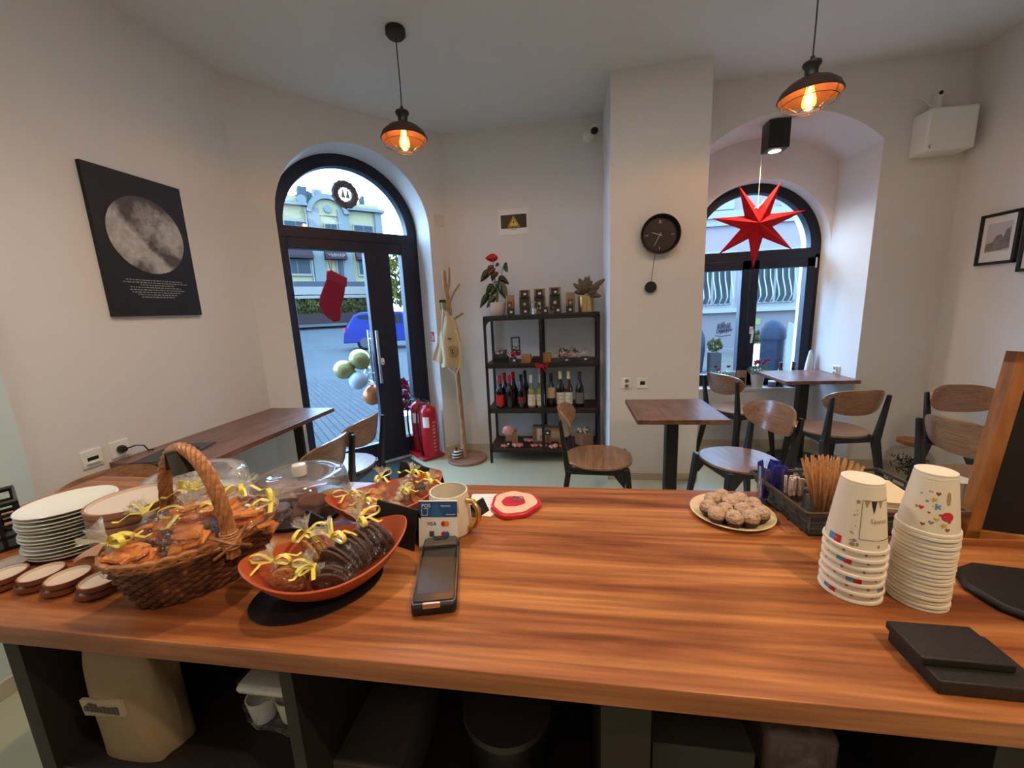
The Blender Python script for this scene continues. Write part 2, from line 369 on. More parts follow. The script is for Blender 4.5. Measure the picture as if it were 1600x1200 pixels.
# ================= OUTSIDE =================
pav = mat('street_asphalt', xs(118, 126, 130), .8, var=.25, vscale=1.2, bump=.3, bscale=20)
gm = MB(pav)
def og(t, n): return (t*.743-n*.669, t*.669+n*.743)
# street in front of the door: level near, rising to the far kerb
rows = [(3.0, -.14), (8, -.16), (20, 0), (33, .93), (40, .95)]
for (n0, z0), (n1, z1) in zip(rows, rows[1:]):
    a = og(-45, n0); b = og(30, n0); c = og(30, n1); d = og(-45, n1)
    gm.add([(*a, z0), (*b, z0), (*c, z1), (*d, z1)], [(0, 1, 2, 3)])
struct(gm.build('street', smooth=False))
cobble = bpy.data.materials.new('pavement_slabs'); cobble.use_nodes = True; n = cobble.node_tree; b = n.nodes['Principled BSDF']
t = n.nodes.new('ShaderNodeTexCoord'); mp = n.nodes.new('ShaderNodeMapping'); mp.inputs['Rotation'].default_value = (0, 0, TH); mp.inputs['Scale'].default_value = (2.6, 2.6, 2.6)
br = n.nodes.new('ShaderNodeTexBrick'); br.inputs['Color1'].default_value = (*xs(124, 130, 134), 1); br.inputs['Color2'].default_value = (*xs(112, 120, 126), 1); br.inputs['Mortar'].default_value = (*xs(72, 78, 84), 1); br.inputs['Mortar Size'].default_value = .018; br.inputs['Scale'].default_value = 1
n.links.new(t.outputs['Object'], mp.inputs[0]); n.links.new(mp.outputs[0], br.inputs['Vector']); n.links.new(br.outputs[0], b.inputs['Base Color']); b.inputs['Roughness'].default_value = .8; b.inputs['Specular IOR Level'].default_value = .03
sm = MB(cobble); sm.box(-9, 1.2, 2.0, 9, -.5, -.14)
# slab starts outside the diagonal wall
sm = MB(cobble)
pts = [DW(-2.6, 0, .30), DW(1.75, 0, .30), (4.0, 4.35, 0), (4.0, 9, 0), (-8, 9, 0), (-8, 1, 0)]
sm.prism([(p[0], p[1]) for p in pts], -.4, -.12); struct(sm.build('sidewalk', smooth=False))
struct(MB(mat('side_street', xs(150, 150, 140), .8, var=.15, vscale=2)).box(.6, 16, 4.5, 13.2, -.5, -.10).build('side_street'))

# yellow house across the street
MF = Matrix(((.743, 0, -.669, 0), (.669, 0, .743, 0), (0, 1, 0, 0), (0, 0, 0, 1)))     # local (t, z, n)
yel = mat('yellow_render', xs(238, 224, 172), .85, var=.08, vscale=1); lb = mat('pale_blue_render', xs(176, 182, 176), .8); roofm = mat('grey_roof', xs(120, 128, 128), .8, var=.2)
wing = mat('house_window', xs(84, 100, 104), .15); awn = mat('brown_awning', xs(98, 78, 82), .8); wframe = mat('white_trim', xs(214, 204, 190), .6)
hse = thing('town_house', 'yellow two-storey town house with pale blue pilasters across the street', 'building', (0, 0, 0))
def FB(mb, t0, t1, z0, z1, n0, n1): return mb.box(t0, t1, z0, z1, n0, n1, MF)
FB(MB(yel), -14, 10.2, .9, 9.55, 34, 46).build('wall', hse)
for t0, t1 in ((4.88, 5.65), (6.95, 7.7), (9.75, 10.3), (.6, 1.3), (-3.5, -2.8), (-8, -7.3)): FB(MB(lb), t0, t1, .9, 9.5, 33.8, 34).build('pilaster', hse)
m = MB(lb); FB(m, -14, 4.9, 9.5, 9.72, 33.5, 46); FB(m, 7.6, 10.5, 9.5, 9.72, 33.5, 46); FB(m, -14, 4.9, 7.9, 8.05, 33.85, 34); m.build('cornice', hse)
m = MB(yel); FB(m, -14, 4.8, 9.72, 10.2, 34, 34.5); FB(m, 7.7, 10.2, 9.72, 10.1, 34, 34.5); m.build('parapet', hse)
m = MB(lb); oa = arc(6.3, 9.0, 1.45, .12, PI-.12, 20)+list(reversed(arc(6.3, 9.0, 1.15, .12, PI-.12, 20)))
A = arc(6.3, 9.0, 1.5, .12, PI-.12, 20); B = arc(6.3, 9.0, 1.15, .12, PI-.12, 20)
for i in range(20): m.prism([B[i], A[i], A[i+1], B[i+1]], 33.6, 34.1, MF)
for cx_ in (4.6, 8.0): m.prism(arc(cx_, 9.95, .32, 0, 2*PI, 16)[:-1], 33.7, 34.1, MF)
m.use(yel); m.prism(arc(6.3, 9.0, 1.16, 0, PI, 20), 33.9, 34.3, MF); m.use(lb); m.prism(arc(6.3, 9.45, .26, 0, 2*PI, 16)[:-1], 33.75, 33.9, MF); m.build('pediment', hse)
for t0, t1, z0, z1 in ((3.3, 4.7, 6.9, 8.4), (6.0, 6.8, 6.9, 8.4), (8.1, 9.5, 6.9, 8.45), (-.8, .3, 6.9, 8.4), (2.9, 4.6, 4.75, 5.9), (6.55, 7.1, 4.3, 5.9), (8.15, 9.4, 4.75, 5.9), (-1, .3, 4.75, 5.9)):
    m = MB(wframe); FB(m, t0-.1, t1+.1, z0-.18, z1+.1, 33.85, 34); w_ = m.build('window', hse)
    m = MB(wing); FB(m, t0, (t0+t1)/2-.03, z0, z1, 33.8, 33.86); FB(m, (t0+t1)/2+.03, t1, z0, z1, 33.8, 33.86); m.build('pane', w_)
for t0, t1 in ((2.9, 4.85), (5.7, 7.2), (7.95, 9.6)):
    m = MB(awn); m.prism([(33.9, 6.5), (33.2, 6.0), (33.2, 5.78), (33.9, 5.78)], t0, t1, Matrix(((-.669, 0, .743, 0), (.743, 0, .669, 0), (0, 1, 0, 0), (0, 0, 0, 1)))); m.build('awning', hse)
place(text_mb('ЧИНАР', .34, wframe, ext=.01), MF @ Matrix.Translation((6.45, 6.02, 33.17)) @ Matrix.Rotation(0, 4, 'Z')).build('sign_lettering', hse)
m = MB(roofm); FB(m, 3.2, 3.9, 10.1, 11.0, 35, 36); FB(m, 4.6, 5.2, 10.1, 11.2, 35, 36); m.prism([(2.8, 10), (8, 10), (5.4, 11.2)], 36, 40, MF); FB(m, 8.4, 8.8, 10, 10.8, 35, 36); FB(m, 9.2, 9.4, 10, 11, 35, 36); m.build('roof', hse)
m = MB(wframe); FB(m, 5.5, 6.2, 10.45, 11.0, 34.6, 34.9); m.use(blackm); m.prism(arc(5.85, 10.72, .2, 0, 2*PI, 14)[:-1], 34.55, 34.6, MF); m.build('air_conditioner', hse)
m = MB(mat('rain_pipe', xs(205, 215, 215), .5)); FB(m, 4.72, 4.8, 1, 9.4, 33.8, 33.9); m.build('rain_pipe', hse)
cp = thing('terrace_canopy', 'long grey and white terrace canopy in front of the yellow house', 'canopy')
m = MB(mat('canopy_grey', xs(112, 116, 126), .7)); FB(m, -6, 10.5, 3.62, 4.0, 31.8, 33.7); m.build('roof_band', cp)
m = MB(wframe); FB(m, -6, 8.3, 3.05, 3.6, 31.2, 31.7); FB(m, -6, 8.1, 2.78, 2.98, 31, 31.3); m.build('valance', cp)
m = MB(mat('canopy_shade', xs(70, 66, 66), .9)); FB(m, -6, 10, .93, 2.9, 33.3, 33.5); m.build('back_panel', cp)  # dark sheet stands in for the shade beneath the canopy
for t_ in (-5.8, -2, 1.8, 5.6, 8.1): m = MB(wframe); FB(m, t_, t_+.1, .93, 3.1, 31.2, 31.3); m.build('post', cp)
def blob(name, mb_, c, rx, ry, rz, n, ls, seed, M=None):
    rg = random.Random(seed)
    for i in range(n):
        u = rg.uniform(-1, 1); a = rg.uniform(0, 2*PI); q = math.sqrt(1-u*u); k = rg.uniform(.6, 1)
        p = Vector((c[0]+rx*q*cos(a)*k, c[1]+ry*q*sin(a)*k, c[2]+rz*u*k))
        e = Euler((rg.uniform(0, 6), rg.uniform(0, 6), rg.uniform(0, 6))).to_matrix(); l = ls*rg.uniform(.6, 1.3)
        mb_.add([p+e @ Vector(v) for v in ((-l, 0, 0), (0, -l*.45, 0), (l, 0, 0), (0, l*.45, 0))], [(0, 1, 2, 3)])
leafg = mat('hedge_leaf', xs(110, 116, 58), .7, var=.4, vscale=3); leafg2 = mat('tree_leaf', xs(150, 146, 62), .7, var=.3, vscale=2)
hd = thing('hedge', 'green clipped hedge behind the dark planters across the street', 'hedge')
m = MB(leafg)
for i in range(13):
    x, y = og(-2+i*.85, 30.6); blob('h', m, (x, y, 2.15), .6, .5, .62, 300, .11, i)
m.build('foliage', hd, smooth=False)
pt = MB(mat('planter_brown', xs(88, 72, 74), .8)); FB(pt, -6, 8.6, .85, 1.72, 29.8, 31); pt.build('planter_box', hd)
tr = thing('street_tree', 'leafy light green tree beyond the blue car', 'tree', (*og(9.6, 28), -.2))
m = MB(leafg2); blob('t', m, (0, 0, 4.0), 1.9, 1.6, 1.9, 1400, .2, 4); m.build('crown', tr, smooth=False)
MB(blackw).cyl(.18, -.1, 3, 10, r2=.12).build('trunk', tr)
# kerb
kb = MB(mat('kerb_stone', xs(130, 138, 140), .8)); FB(kb, -20, 20, .86, 1.02, 29.2, 29.5); tag(kb.build('kerb'), 'pale stone kerb along the far side of the street', 'kerb')
# parked blue car seen from behind
carT = thing('car', 'blue estate car parked across the street, seen from its rear corner', 'car', (-9.75, 16.5, -.05), math.radians(15))
blue = mat('car_blue', xs(26, 54, 160), .25, coat=.6); cg = mat('car_glass', xs(40, 52, 70), .08); tyre = mat('tyre', xs(30, 30, 32), .8)
# side profile (length x, z)
prof = [(-.05, .35), (0, .75), (.08, 1.02), (.42, 1.52), (.75, 1.63), (2.4, 1.62), (3.3, 1.08), (4.3, .95), (4.5, .7), (4.5, .35)]
m = MB(blue); MC = Matrix(((1, 0, 0, 0), (0, 0, 1, 0), (0, 1, 0, 0), (0, 0, 0, 1)))
k = len(prof); vs = []; lay = [(0, .93, .96), (.12, 1, 1), (1.68, 1, 1), (1.8, .93, .96)]
for y, fx, fz in lay:
    for x, z in prof: vs.append((2.2+(x-2.2)*(fx if z > 1 else 1), (y-.9)*(1 if z < 1.05 else .82), z*(fz if z > 1 else 1)))
fs = [tuple(range(k)), tuple(range(3*k, 4*k))]
for l in range(3):
    for i in range(k): fs.append((l*k+i, l*k+(i+1) % k, (l+1)*k+(i+1) % k, (l+1)*k+i))
m.add(vs, fs); m.build('body', carT, bevel=.03)
m = MB(cg); m.box(.62, 1.5, -.79, -.765, 1.1, 1.5); m.box(1.58, 2.4, -.79, -.765, 1.1, 1.5); m.build('side_window', carT)
m = MB(cg); m.bar((.08, 0, 1.08), (.38, 0, 1.5), 1.3, 1.2, .03, .03, side=(0, 1, 0)); m.build('rear_window', carT)
for x in (.85, 3.65):
    for y in (-.88, .72):
        m = MB(tyre); m.cyl(.34, 0, .18, 24, M=Matrix.Translation((x, y, .34)) @ Matrix.Rotation(-PI/2, 4, 'X')); m.use(mat('wheel_rim', xs(120, 124, 130), .5)); m.cyl(.22, -.01, .0, 16, M=Matrix.Translation((x, y-.02 if y < 0 else y+.19, .34)) @ Matrix.Rotation(-PI/2, 4, 'X')); m.build('wheel', carT)
for y in (-.72, .5):
    m = MB(mat('tail_light', srgb(190, 30, 50), .3)); m.box(-.03, .1, y, y+.22, .82, .98); m.build('tail_light', carT)
m = MB(white); m.box(-.06, -.04, -.25, .25, .58, .70); m.build('number_plate', carT)
# facade across the side street, seen through the niche window
fb = mat('lilac_render', xs(222, 200, 204), .85, var=.06, vscale=.8); ft = mat('white_blue_trim', xs(222, 222, 216), .7); base = mat('stone_plinth', xs(180, 172, 172), .85, var=.12, vscale=2)
fc = thing('facade_building', 'lilac grey building with white barred windows across the side street', 'building', (0, 13, 0))
m = MB(fb); m.box(2.2, 18, 0, 2, 1.1, 5.9); m.build('wall', fc)
m = MB(base); m.box(2.2, 18, -.02, 2, -.4, 1.05); m.build('plinth', fc)
m = MB(ft); m.box(2.1, 18, -.18, 0, 3.75, 3.95); m.box(2.1, 18, -.10, 0, 3.55, 3.75); m.build('cornice', fc)
m = MB(ft); m.box(2.1, 18, -.16, 0, 1.05, 1.18); m.build('sill_band', fc)
bars = mat('white_bars', xs(255, 252, 244), .5)
for x0 in (3.72, 5.45, 7.3):
    m = MB(ft); m.box(x0-.12, x0+1.17, -.06, 0, 1.18, 2.85); w_ = m.build('window', fc)
    m = MB(wing); m.box(x0+.02, x0+.48, -.08, -.055, 1.3, 2.7); m.box(x0+.57, x0+1.03, -.08, -.055, 1.3, 2.7); m.build('pane', w_)
    m = MB(bars)
    for i in range(7):
        x = x0+.02+i*.165; m.tube([(x, -.1, 2.75), (x, -.12, 2.2), (x+.01, -.14, 2.0), (x+.03, -.26, 1.7), (x+.03, -.32, 1.5), (x+.01, -.22, 1.33), (x, -.1, 1.28)], .018, 5)
    for z in (1.3, 2.35, 2.7): m.tube([(x0-.02, -.12, z), (x0+1.08, -.12, z)], .014, 5)
    m.build('window_bars', w_)
for x0 in (3.0, 4.0, 6.0):
    m = MB(ft); m.box(x0, x0+.75, -.05, 0, 4.0, 5.6); m.build('upper_window', fc)
m = MB(mat('graffiti_black', xs(60, 66, 84), .7)); rg = random.Random(3)
for i in range(7):
    x = 4.45+i*.055; m.tube([(x, -.03, .45+rg.uniform(-.05, .05)), (x+.03, -.03, .70+rg.uniform(-.05, .08)), (x+.07, -.03, .5), (x+.05, -.03, .40+rg.uniform(0, .1)), (x+.12, -.03, .55)], .010, 4)
m.tube([(4.4, -.03, .36), (4.6, -.03, .33), (4.85, -.03, .37)], .009, 4)
m.build('graffiti', fc)
m = MB(mat('graffiti_yellow', xs(206, 220, 130), .7)); m.box(5.48, 5.66, -.035, -.02, .66, .84); m.build('yellow_tag', fc)
m = MB(base); m.box(2.1, 18, -.6, 0, -.3, .0); m.build('step', fc)
# ---- things on the side street ----
bing = mat('bin_blue_grey', xs(70, 84, 108), .5)
t_ = thing('litter_bin', 'blue grey domed litter bin outside the niche window, right of the sash handle', 'bin', (3.26, 7.0, -.10))
MB(bing).cyl(.165, 0, .86, 24).build('bin_body', t_)
m = MB(bing); m.lathe([(.19, .86), (.19, .90), (.17, 1.02), (.11, 1.12), (.02, 1.17), (0, 1.17)], 24); m.lathe([(.0, .86), (.19, .86)], 24); m.build('hood', t_)
t_ = thing('litter_bin', 'dark blue litter bin seen at the left edge of the niche window', 'bin', (2.66, 9.0, -.10))
m = MB(bing); m.lathe([(0, 0), (.16, 0), (.2, .5), (.19, .75), (.12, .92), (0, .96)], 24); m.build('bin_body', t_)
bag = thing('bulk_bag', 'tall white fabric bulk bag slumped beside the domed bin outside', 'bag', (3.53, 6.70, -.10))
m = MB(mat('woven_white', xs(235, 240, 236), .8, bump=.3, bscale=12))
def bb_(u, v):
    a = u*2*PI; r = .20*(1+.05*sin(5*a+7*v)); x = r*cos(a)*(1.15-.2*v); z = v*1.02+(.12*v*v*(-cos(a))); return (x, r*.8*sin(a)*(1-.5*v), z)
m.grid(bb_, 24, 10); m.build('sack', bag)
place(text_mb('SPRICOR', .075, blackm), Tr(.03, -.165, .72, 0, PI/2)).build('lettering', bag)
t_ = thing('planter', 'grey planter box with a leafy green plant on the pavement, left window half', 'planter', (3.03, 8.9, -.10))
MB(mat('planter_grey', xs(96, 96, 96), .8)).box(-.11, .11, -.1, .1, 0, .42).build('planter_box', t_)
m = MB(leafg); blob('f', m, (0, 0, .58), .15, .13, .14, 160, .045, 11); m.build('foliage', t_, smooth=False)
t_ = thing('plant_pot', 'white pot with green plant outside, right of the sash handle', 'plant pot', (3.86, 9.0, -.10))
MB(whitep).cyl(.11, 0, .56, 16, r2=.17).build('pot', t_)
m = MB(leafg); blob('f', m, (0, 0, .72), .2, .18, .14, 200, .05, 12); m.build('foliage', t_, smooth=False)
# ---- outside the door: balloons and poinsettia ----
def balloon(c, r, m_, label, dirv=(0, 0, -1)):
    o = thing('balloon', label, 'balloon', c, 0, 'balloons tied outside the door')
    prof = [(0, r*1.02)]+[(r*sin(a)*(1 if a < PI/2 else 1-.12*((a-PI/2)/(PI/2))), r*(cos(a) if a < PI/2 else cos(a)*1.18)) for a in [i*PI/14 for i in range(1, 14)]]+[(.012, -r*1.2), (.018, -r*1.27), (0, -r*1.24)]
    m = MB(m_); q = Vector(dirv).normalized().to_track_quat('-Z', 'Y').to_matrix().to_4x4(); m.lathe(prof, 24, M=q); m.build('skin', o)
olive = mat('balloon_olive_gold', srgb(140, 138, 90), .25, .35, coat=.5); bwhite = mat('balloon_white', srgb(160, 172, 184), .3, coat=.4); borange = mat('balloon_copper', srgb(160, 100, 64), .25, .3, coat=.5)
knot = Vector(DW(.93, .84, .42))
for s_, z_, d_, r_, mm, lb_ in ((.835, 1.0, .46, .095, olive, 'olive gold balloon, the highest of the bunch outside the door'), (.69, .91, .50, .09, olive, 'olive gold balloon at the left of the bunch outside the door'),
        (.79, .80, .42, .085, bwhite, 'white balloon in the middle of the bunch outside the door'), (.925, .625, .46, .095, borange, 'copper orange balloon hanging lowest outside the door'), (.945, .84, .50, .075, clear('balloon_clear', (.9, .93, .9), .3), 'clear balloon half hidden behind the door pull outside')):
    p = Vector(DW(s_, z_, d_)); balloon(tuple(p), r_, mm, lb_, tuple(knot-p) if (knot-p).length > .12 else (0, 0, -1))
t_ = thing('poinsettia', 'red poinsettia in a pot outside the door sidelight', 'plant', DW(1.29, -.12, .66))
MB(whitep).cyl(.10, 0, .45, 16, r2=.13).build('pot', t_)
redl = mat('bract_red', xs(176, 24, 62), .6, var=.3); m = MB(redl); blob('f', m, (0, 0, .66), .16, .16, .2, 140, .06, 21); m.build('bracts', t_, smooth=False)
EXT[0] = False
# stocking and wreath on the door glass
red = mat('stocking_felt', srgb(140, 20, 44), .9, bump=.4, bscale=300); redd = mat('felt_cuff', srgb(158, 44, 66), .95, bump=.5, bscale=200)
st = thing('christmas_stocking', 'dark red felt christmas stocking hanging on the door glass', 'stocking', (0, 0, 0))
MS = MD @ Matrix.Translation((0, 0, .255))
pts = [(.62, 1.775), (.735, 1.725), (.715, 1.62), (.69, 1.54), (.665, 1.48), (.66, 1.42), (.645, 1.375), (.60, 1.362), (.555, 1.395), (.51, 1.445), (.492, 1.51), (.505, 1.575), (.545, 1.66), (.575, 1.72)]
def puff(pts, th, M, mm, name, par):
    c = Vector((sum(p[0] for p in pts)/len(pts), sum(p[1] for p in pts)/len(pts))); m = MB(mm); n = len(pts); rings = []
    for k, (s_, d_) in enumerate(((1, 0), (.93, -.7), (.75, -1), (.3, -1.15))):
        rings.append([(c.x+(p[0]-c.x)*s_, c.y+(p[1]-c.y)*s_, d_*th) for p in pts])
    vs = [v for r in rings for v in r]; fs = [(k*n+i, k*n+(i+1) % n, (k+1)*n+(i+1) % n, (k+1)*n+i) for k in range(3) for i in range(n)]+[tuple(3*n+i for i in range(n)), tuple(reversed(range(n)))]
    m.add(vs, fs, M); return m.build(name, par, angle=60)
puff(pts, .012, MS, red, 'sock', st)
puff([(.585, 1.79), (.625, 1.80), (.75, 1.735), (.735, 1.66), (.70, 1.665), (.59, 1.715), (.575, 1.73)], .018, MS, redd, 'cuff', st)
m = MB(redd); m.tube([DW(.62, 1.79, .25), DW(.61, 1.86, .252), DW(.615, 1.93, .262), DW(.63, 1.86, .252), DW(.625, 1.79, .25)], .003, 6); m.build('hanging_loop', st)
wr_ = thing('wreath', 'small grey brown twig wreath on the fanlight glass', 'wreath', (0, 0, 0))
m = MB(mat('twig_brown', srgb(116, 106, 106), .9, bump=.8, bscale=80, var=.4, vscale=40))
m.tube([DW(.815+.082*cos(a*PI/16), 2.43+.085*sin(a*PI/16), .272) for a in range(32)], [.03+.004*sin(a*2.7) for a in range(32)], 8, closed=True)
rg = random.Random(5)
for i in range(70):
    a = rg.uniform(0, 2*PI); x, z = .815+.082*cos(a), 2.43+.085*sin(a); dx, dz = rg.uniform(-.03, .03), rg.uniform(-.03, .03)
    m.tube([DW(x, z, .27-rg.uniform(0, .02)), DW(x+dx, z+dz, .255)], .003, 4)
m.build('ring', wr_)
m = MB(mat('ornament_white', srgb(200, 196, 200), .6)); M3 = MD @ Matrix.Translation((0, 0, .262))
for dx, rz in ((-.018, .3), (.02, -.2)): m.prism([(.815+dx-.018, 2.40), (.815+dx+.018, 2.40), (.815+dx+.004, 2.47), (.815+dx-.004, 2.465)], 0, .006, M3)
m.build('ornament', wr_)

# ================= FURNITURE =================
def make_chair(label, loc, rz, group='black legged plywood chairs'):
    t = thing('dining_chair', label, 'chair', loc, rz, group)
    m = MB(veneer); o = []
    for i in range(40):
        a = 2*PI*i/40; c_, s_ = cos(a), sin(a); e = 2.3
        x = .212*math.copysign(abs(c_)**(2/e), c_); y = .21*math.copysign(abs(s_)**(2/e), s_)
        if y < 0: x *= 1-.12*(y/.21)**2
        o.append((x, y))
    m.prism(o, .447, .462); m.build('seat', t, bevel=.004)
    def bk(u, v):
        uu = u*2-1; vv = v*2-1; w = .222; th = uu*w/.30; hh = .088*(max(0, 1-abs(uu)**2.6))**.55+.002
        z = .70+vv*hh+.012*uu*uu; x = .30*sin(th); y = -.225+.30*(1-cos(th))*.95-(z-.70)*.22
        return (x, y, z)
    MB(veneer).grid(bk, 28, 8, .011).build('backrest', t, angle=60)
    for s in (-1, 1):
        m = MB(blackw); m.bar((.212*s, -.245, 0), (.172*s, -.175, .43), .024, .034, .03, .05, (0, 1, 0)); m.bar((.172*s, -.178, .40), (.187*s, -.222, .745), .034, .020, .045, .022, (0, 1, 0)); m.build('leg', t, bevel=.004)
        m = MB(blackw); m.bar((.195*s, .215, 0), (.165*s, .165, .447), .024, .034, .026, .046, (0, 1, 0)); m.build('leg', t, bevel=.004)
    m = MB(blackw)
    for s in (-1, 1): m.bar((.168*s, -.17, .425), (.163*s, .17, .425), .022, .022, .04, .04, (1, 0, 0)); m.prism([(0, 0), (.07, 0), (0, -.09)], -.01, .01, Matrix(((0, 0, 1, .166*s), (-1, 0, 0, .155), (0, 1, 0, .41), (0, 0, 0, 1))))
    m.bar((-.165, .165, .425), (.165, .165, .425), .022, .022, .04, .04, (0, 1, 0)); m.bar((-.17, -.175, .425), (.17, -.175, .425), .022, .022, .04, .04, (0, 1, 0)); m.build('seat_frame', t, bevel=.003)
    return t
R_ = math.radians
ch = make_chair('plywood chair at the square centre table, backrest in front of the wine shelf', (.165, 2.44, 0), R_(-94))
for lb_, x, y, a in (('plywood chair turned in at the right of the square centre table, pale reflecting seat', .995, 2.43, 104),
        ('plywood chair half hidden behind the pillar, left of the niche table', 1.47, 3.66, -66),
        ('plywood chair seen from behind, nearest side of the niche table', 1.86, 3.06, 8),
        ('plywood chair by the right wall, facing us over the second chair back', 2.53, 2.72, 177),
        ('plywood chair partly hidden by the chalkboard, curved back in front of the wall', 2.08, 2.17, -80),
        ('nearer of two plywood chairs at the long wall table, behind the cake dome', -1.45, 1.80, 90),
        ('farther of two plywood chairs at the long wall table, nearest the door', -1.485, 2.235, 88),
        ('plywood chair against the left wall behind the plates, near end of wall table', -1.78, 1.30, -92)):
    dup(ch, (x, y, 0), R_(a), lb_)
# tables
def ped_table(label, x0, x1, y0, y1, grp=None, base='round', m_=None):
    cx, cy = (x0+x1)/2, (y0+y1)/2
    t = thing('cafe_table', label, 'table', (cx, cy, 0), 0, grp)
    MB(m_ or table_w).box(x0-cx, x1-cx, y0-cy, y1-cy, .722, .75).build('table_top', t, bevel=.002)
    MB(blackm).box(-.036, .036, -.036, .036, .02, .71).build('column', t, bevel=.004)
    MB(blackm).box(-.15, .15, -.15, .15, .71, .722).build('top_plate', t)
    m = MB(blackm)
    m.lathe([(0, .012), (.21, .012), (.225, .006), (.225, 0), (0, 0)], 40); m.lathe([(0, .024), (.06, .024), (.075, .012)], 24); m.build('base', t)
    return t
ped_table('square walnut cafe table on a black column in front of the white pillar', .372, .874, 2.258, 2.778, 'square pedestal tables')
ped_table('square walnut cafe table on a black column inside the window niche', 1.69, 2.225, 3.36, 3.90, 'square pedestal tables')
wt = thing('wall_table', 'long walnut table fixed along the left wall on a black panel leg', 'table', (-1.985, 2.05, 0))
MB(table_wl := wood('table_walnut_long', srgb(84, 54, 44), srgb(118, 80, 66), srgb(146, 104, 88), (14, 1.3, 14), .3)).box(-.257, .257, -.53, .55, .722, .75).build('table_top', wt, bevel=.002)
for y in (-.42, .36): MB(blackm).box(.06, .12, y-.012, y+.012, 0, .722).build('leg', wt, bevel=.002); MB(blackm).box(-.2, .2, y-.02, y+.02, .705, .722).build('bracket', wt)
sl_ = MB(mat('slate_board', srgb(62, 64, 62), .6, bump=.2, bscale=40)); sl_.box(-.11, .11, -.14, .14, 0, .006); o = sl_.build('menu_slate', bevel=.001); o.location = (-2.02, 1.66, .7505); o.rotation_euler = (0, 0, R_(12)); tag(o, 'grey slate sheet lying flat on the long wall table', 'slate')
# ---- pendants ----
shade = mat('rust_brown_metal', srgb(70, 44, 36), .5, .3, var=.4, vscale=25, vcol=srgb(40, 26, 22)); filament = mat('glow_filament', (1, .5, .12), .5, emit=(1, .52, .14), estr=60)
bulbg = clear('amber_bulb_glass', (1, .78, .42), .2)
_n = bulbg.node_tree; _e = _n.nodes.new('ShaderNodeEmission'); _e.inputs[0].default_value = (1, .58, .16, 1); _e.inputs[1].default_value = 3.0
_a = _n.nodes.new('ShaderNodeAddShader'); _o = [q for q in _n.nodes if q.type == 'OUTPUT_MATERIAL'][0]; _l = _o.inputs[0].links[0].from_socket; _mx = _n.nodes.new('ShaderNodeMixShader'); _mx.inputs[0].default_value = .3
_n.links.new(_l, _mx.inputs[1]); _n.links.new(_e.outputs[0], _mx.inputs[2]); _n.links.new(_mx.outputs[0], _o.inputs[0])
def pendant(label, x, y, zs, tilt=(0, 0)):
    t = thing('pendant_lamp', label, 'lamp', (x, y, H), 0, 'rusty cage pendant lamps'); L = H-zs     # zs = shade widest height
    MB(blackm).lathe([(0, -.001), (.055, -.001), (.056, -.03), (.045, -.042), (0, -.044)], 32).build('ceiling_rose', t)
    MB(blackm).tube([(0, 0, -.04), (.002, .001, -L*.5), (0, 0, -L+.135)], .0035, 8).build('cord', t)
    m = MB(blackw); m.lathe([(.008, -L+.155), (.012, -L+.14), (.038, -L+.128), (.040, -L+.118), (.028, -L+.10), (.027, -L+.065), (.036, -L+.05)], 24); m.build('socket_cap', t)
    m = MB(shade); p = [(.030, .068), (.05, .060), (.09, .040), (.122, .012), (.136, -.018), (.130, -.022), (.115, -.002), (.085, .025), (.05, .046), (.028, .054)]
    m.lathe([(r, -L+z) for r, z in p]+[(p[0][0], -L+p[0][1])], 40); m.build('lamp_shade', t)
    m = MB(shade)
    for i in range(6):
        a = i*PI/3; m.tube([(.128*cos(a), .128*sin(a), -L-.018), (.118*cos(a), .118*sin(a), -L-.048), (.05*cos(a), .05*sin(a), -L-.085)], .0016, 5)
    m.tube([(.118*cos(i*PI/12), .118*sin(i*PI/12), -L-.048) for i in range(24)], .0016, 5, closed=True); m.tube([(.05*cos(i*PI/8), .05*sin(i*PI/8), -L-.085) for i in range(16)], .0016, 5, closed=True); m.build('wire_cage', t)
    m = MB(bulbg); m.lathe([(.013, -L+.04), (.016, -L+.02), (.030, -L-.035), (.030, -L-.055), (.018, -L-.075), (0, -L-.08)], 24); b = m.build('bulb', t)
    m = MB(filament)
    for i in range(5):
        a = i*2*PI/5; m.tube([(.006*cos(a), .006*sin(a), -L+.02), (.012*cos(a+.3), .012*sin(a+.3), -L-.05)], .0022, 5)
    m.build('filament', b)
    light('pendant_glow', 'POINT', (x, y, zs-.02), 13, (1, .50, .18), .02)
pendant('rusty cage pendant lamp hanging on the left, in front of the entrance arch', -.955, 2.45, 2.44)
pendant('rusty cage pendant lamp hanging on the right, over the niche arch', 1.165, 2.33, 2.375)
# ---- niche spot and paper star ----
vz = 2.745-Rn+math.sqrt(Rn*Rn-.05**2)
t = thing('ceiling_spot', 'black box spotlight mounted under the niche vault', 'lamp', (1.60, 3.63, 2.735))
MB(blackp).box(-.075, .075, -.065, .065, -.20, .004).build('housing', t, bevel=.003)
m = MB(mat('spot_glow', (1, .9, .7), .5, emit=(1, .86, .6), estr=14)); m.cyl(.042, -.2045, -.2015, 24); m.build('lens', t)
m = MB(steel); m.lathe([(.043, -.2015), (.05, -.2015), (.05, -.206), (.043, -.206)], 24); m.build('trim_ring', t)
light('niche_spot', 'SPOT', (1.60, 3.63, 2.52), 34, (1, .74, .46), .04, (R_(8), 0, 0), 2.2, .8)
star = thing('paper_star', 'seven pointed red paper star hanging in the window niche', 'star', (1.555, 3.75, 2.016), R_(-8))
redp = mat('red_paper', srgb(188, 22, 30), .8, spec=.2); redlit = mat('red_paper_lit', srgb(200, 34, 36), .75)  # second red is a brighter copy for lit facets, unused
m = MB(redp)
tips = [(-.215, .245), (.12, .30)]; vs = []; n7 = 7
RT, RI, DP = .357, .122, .08
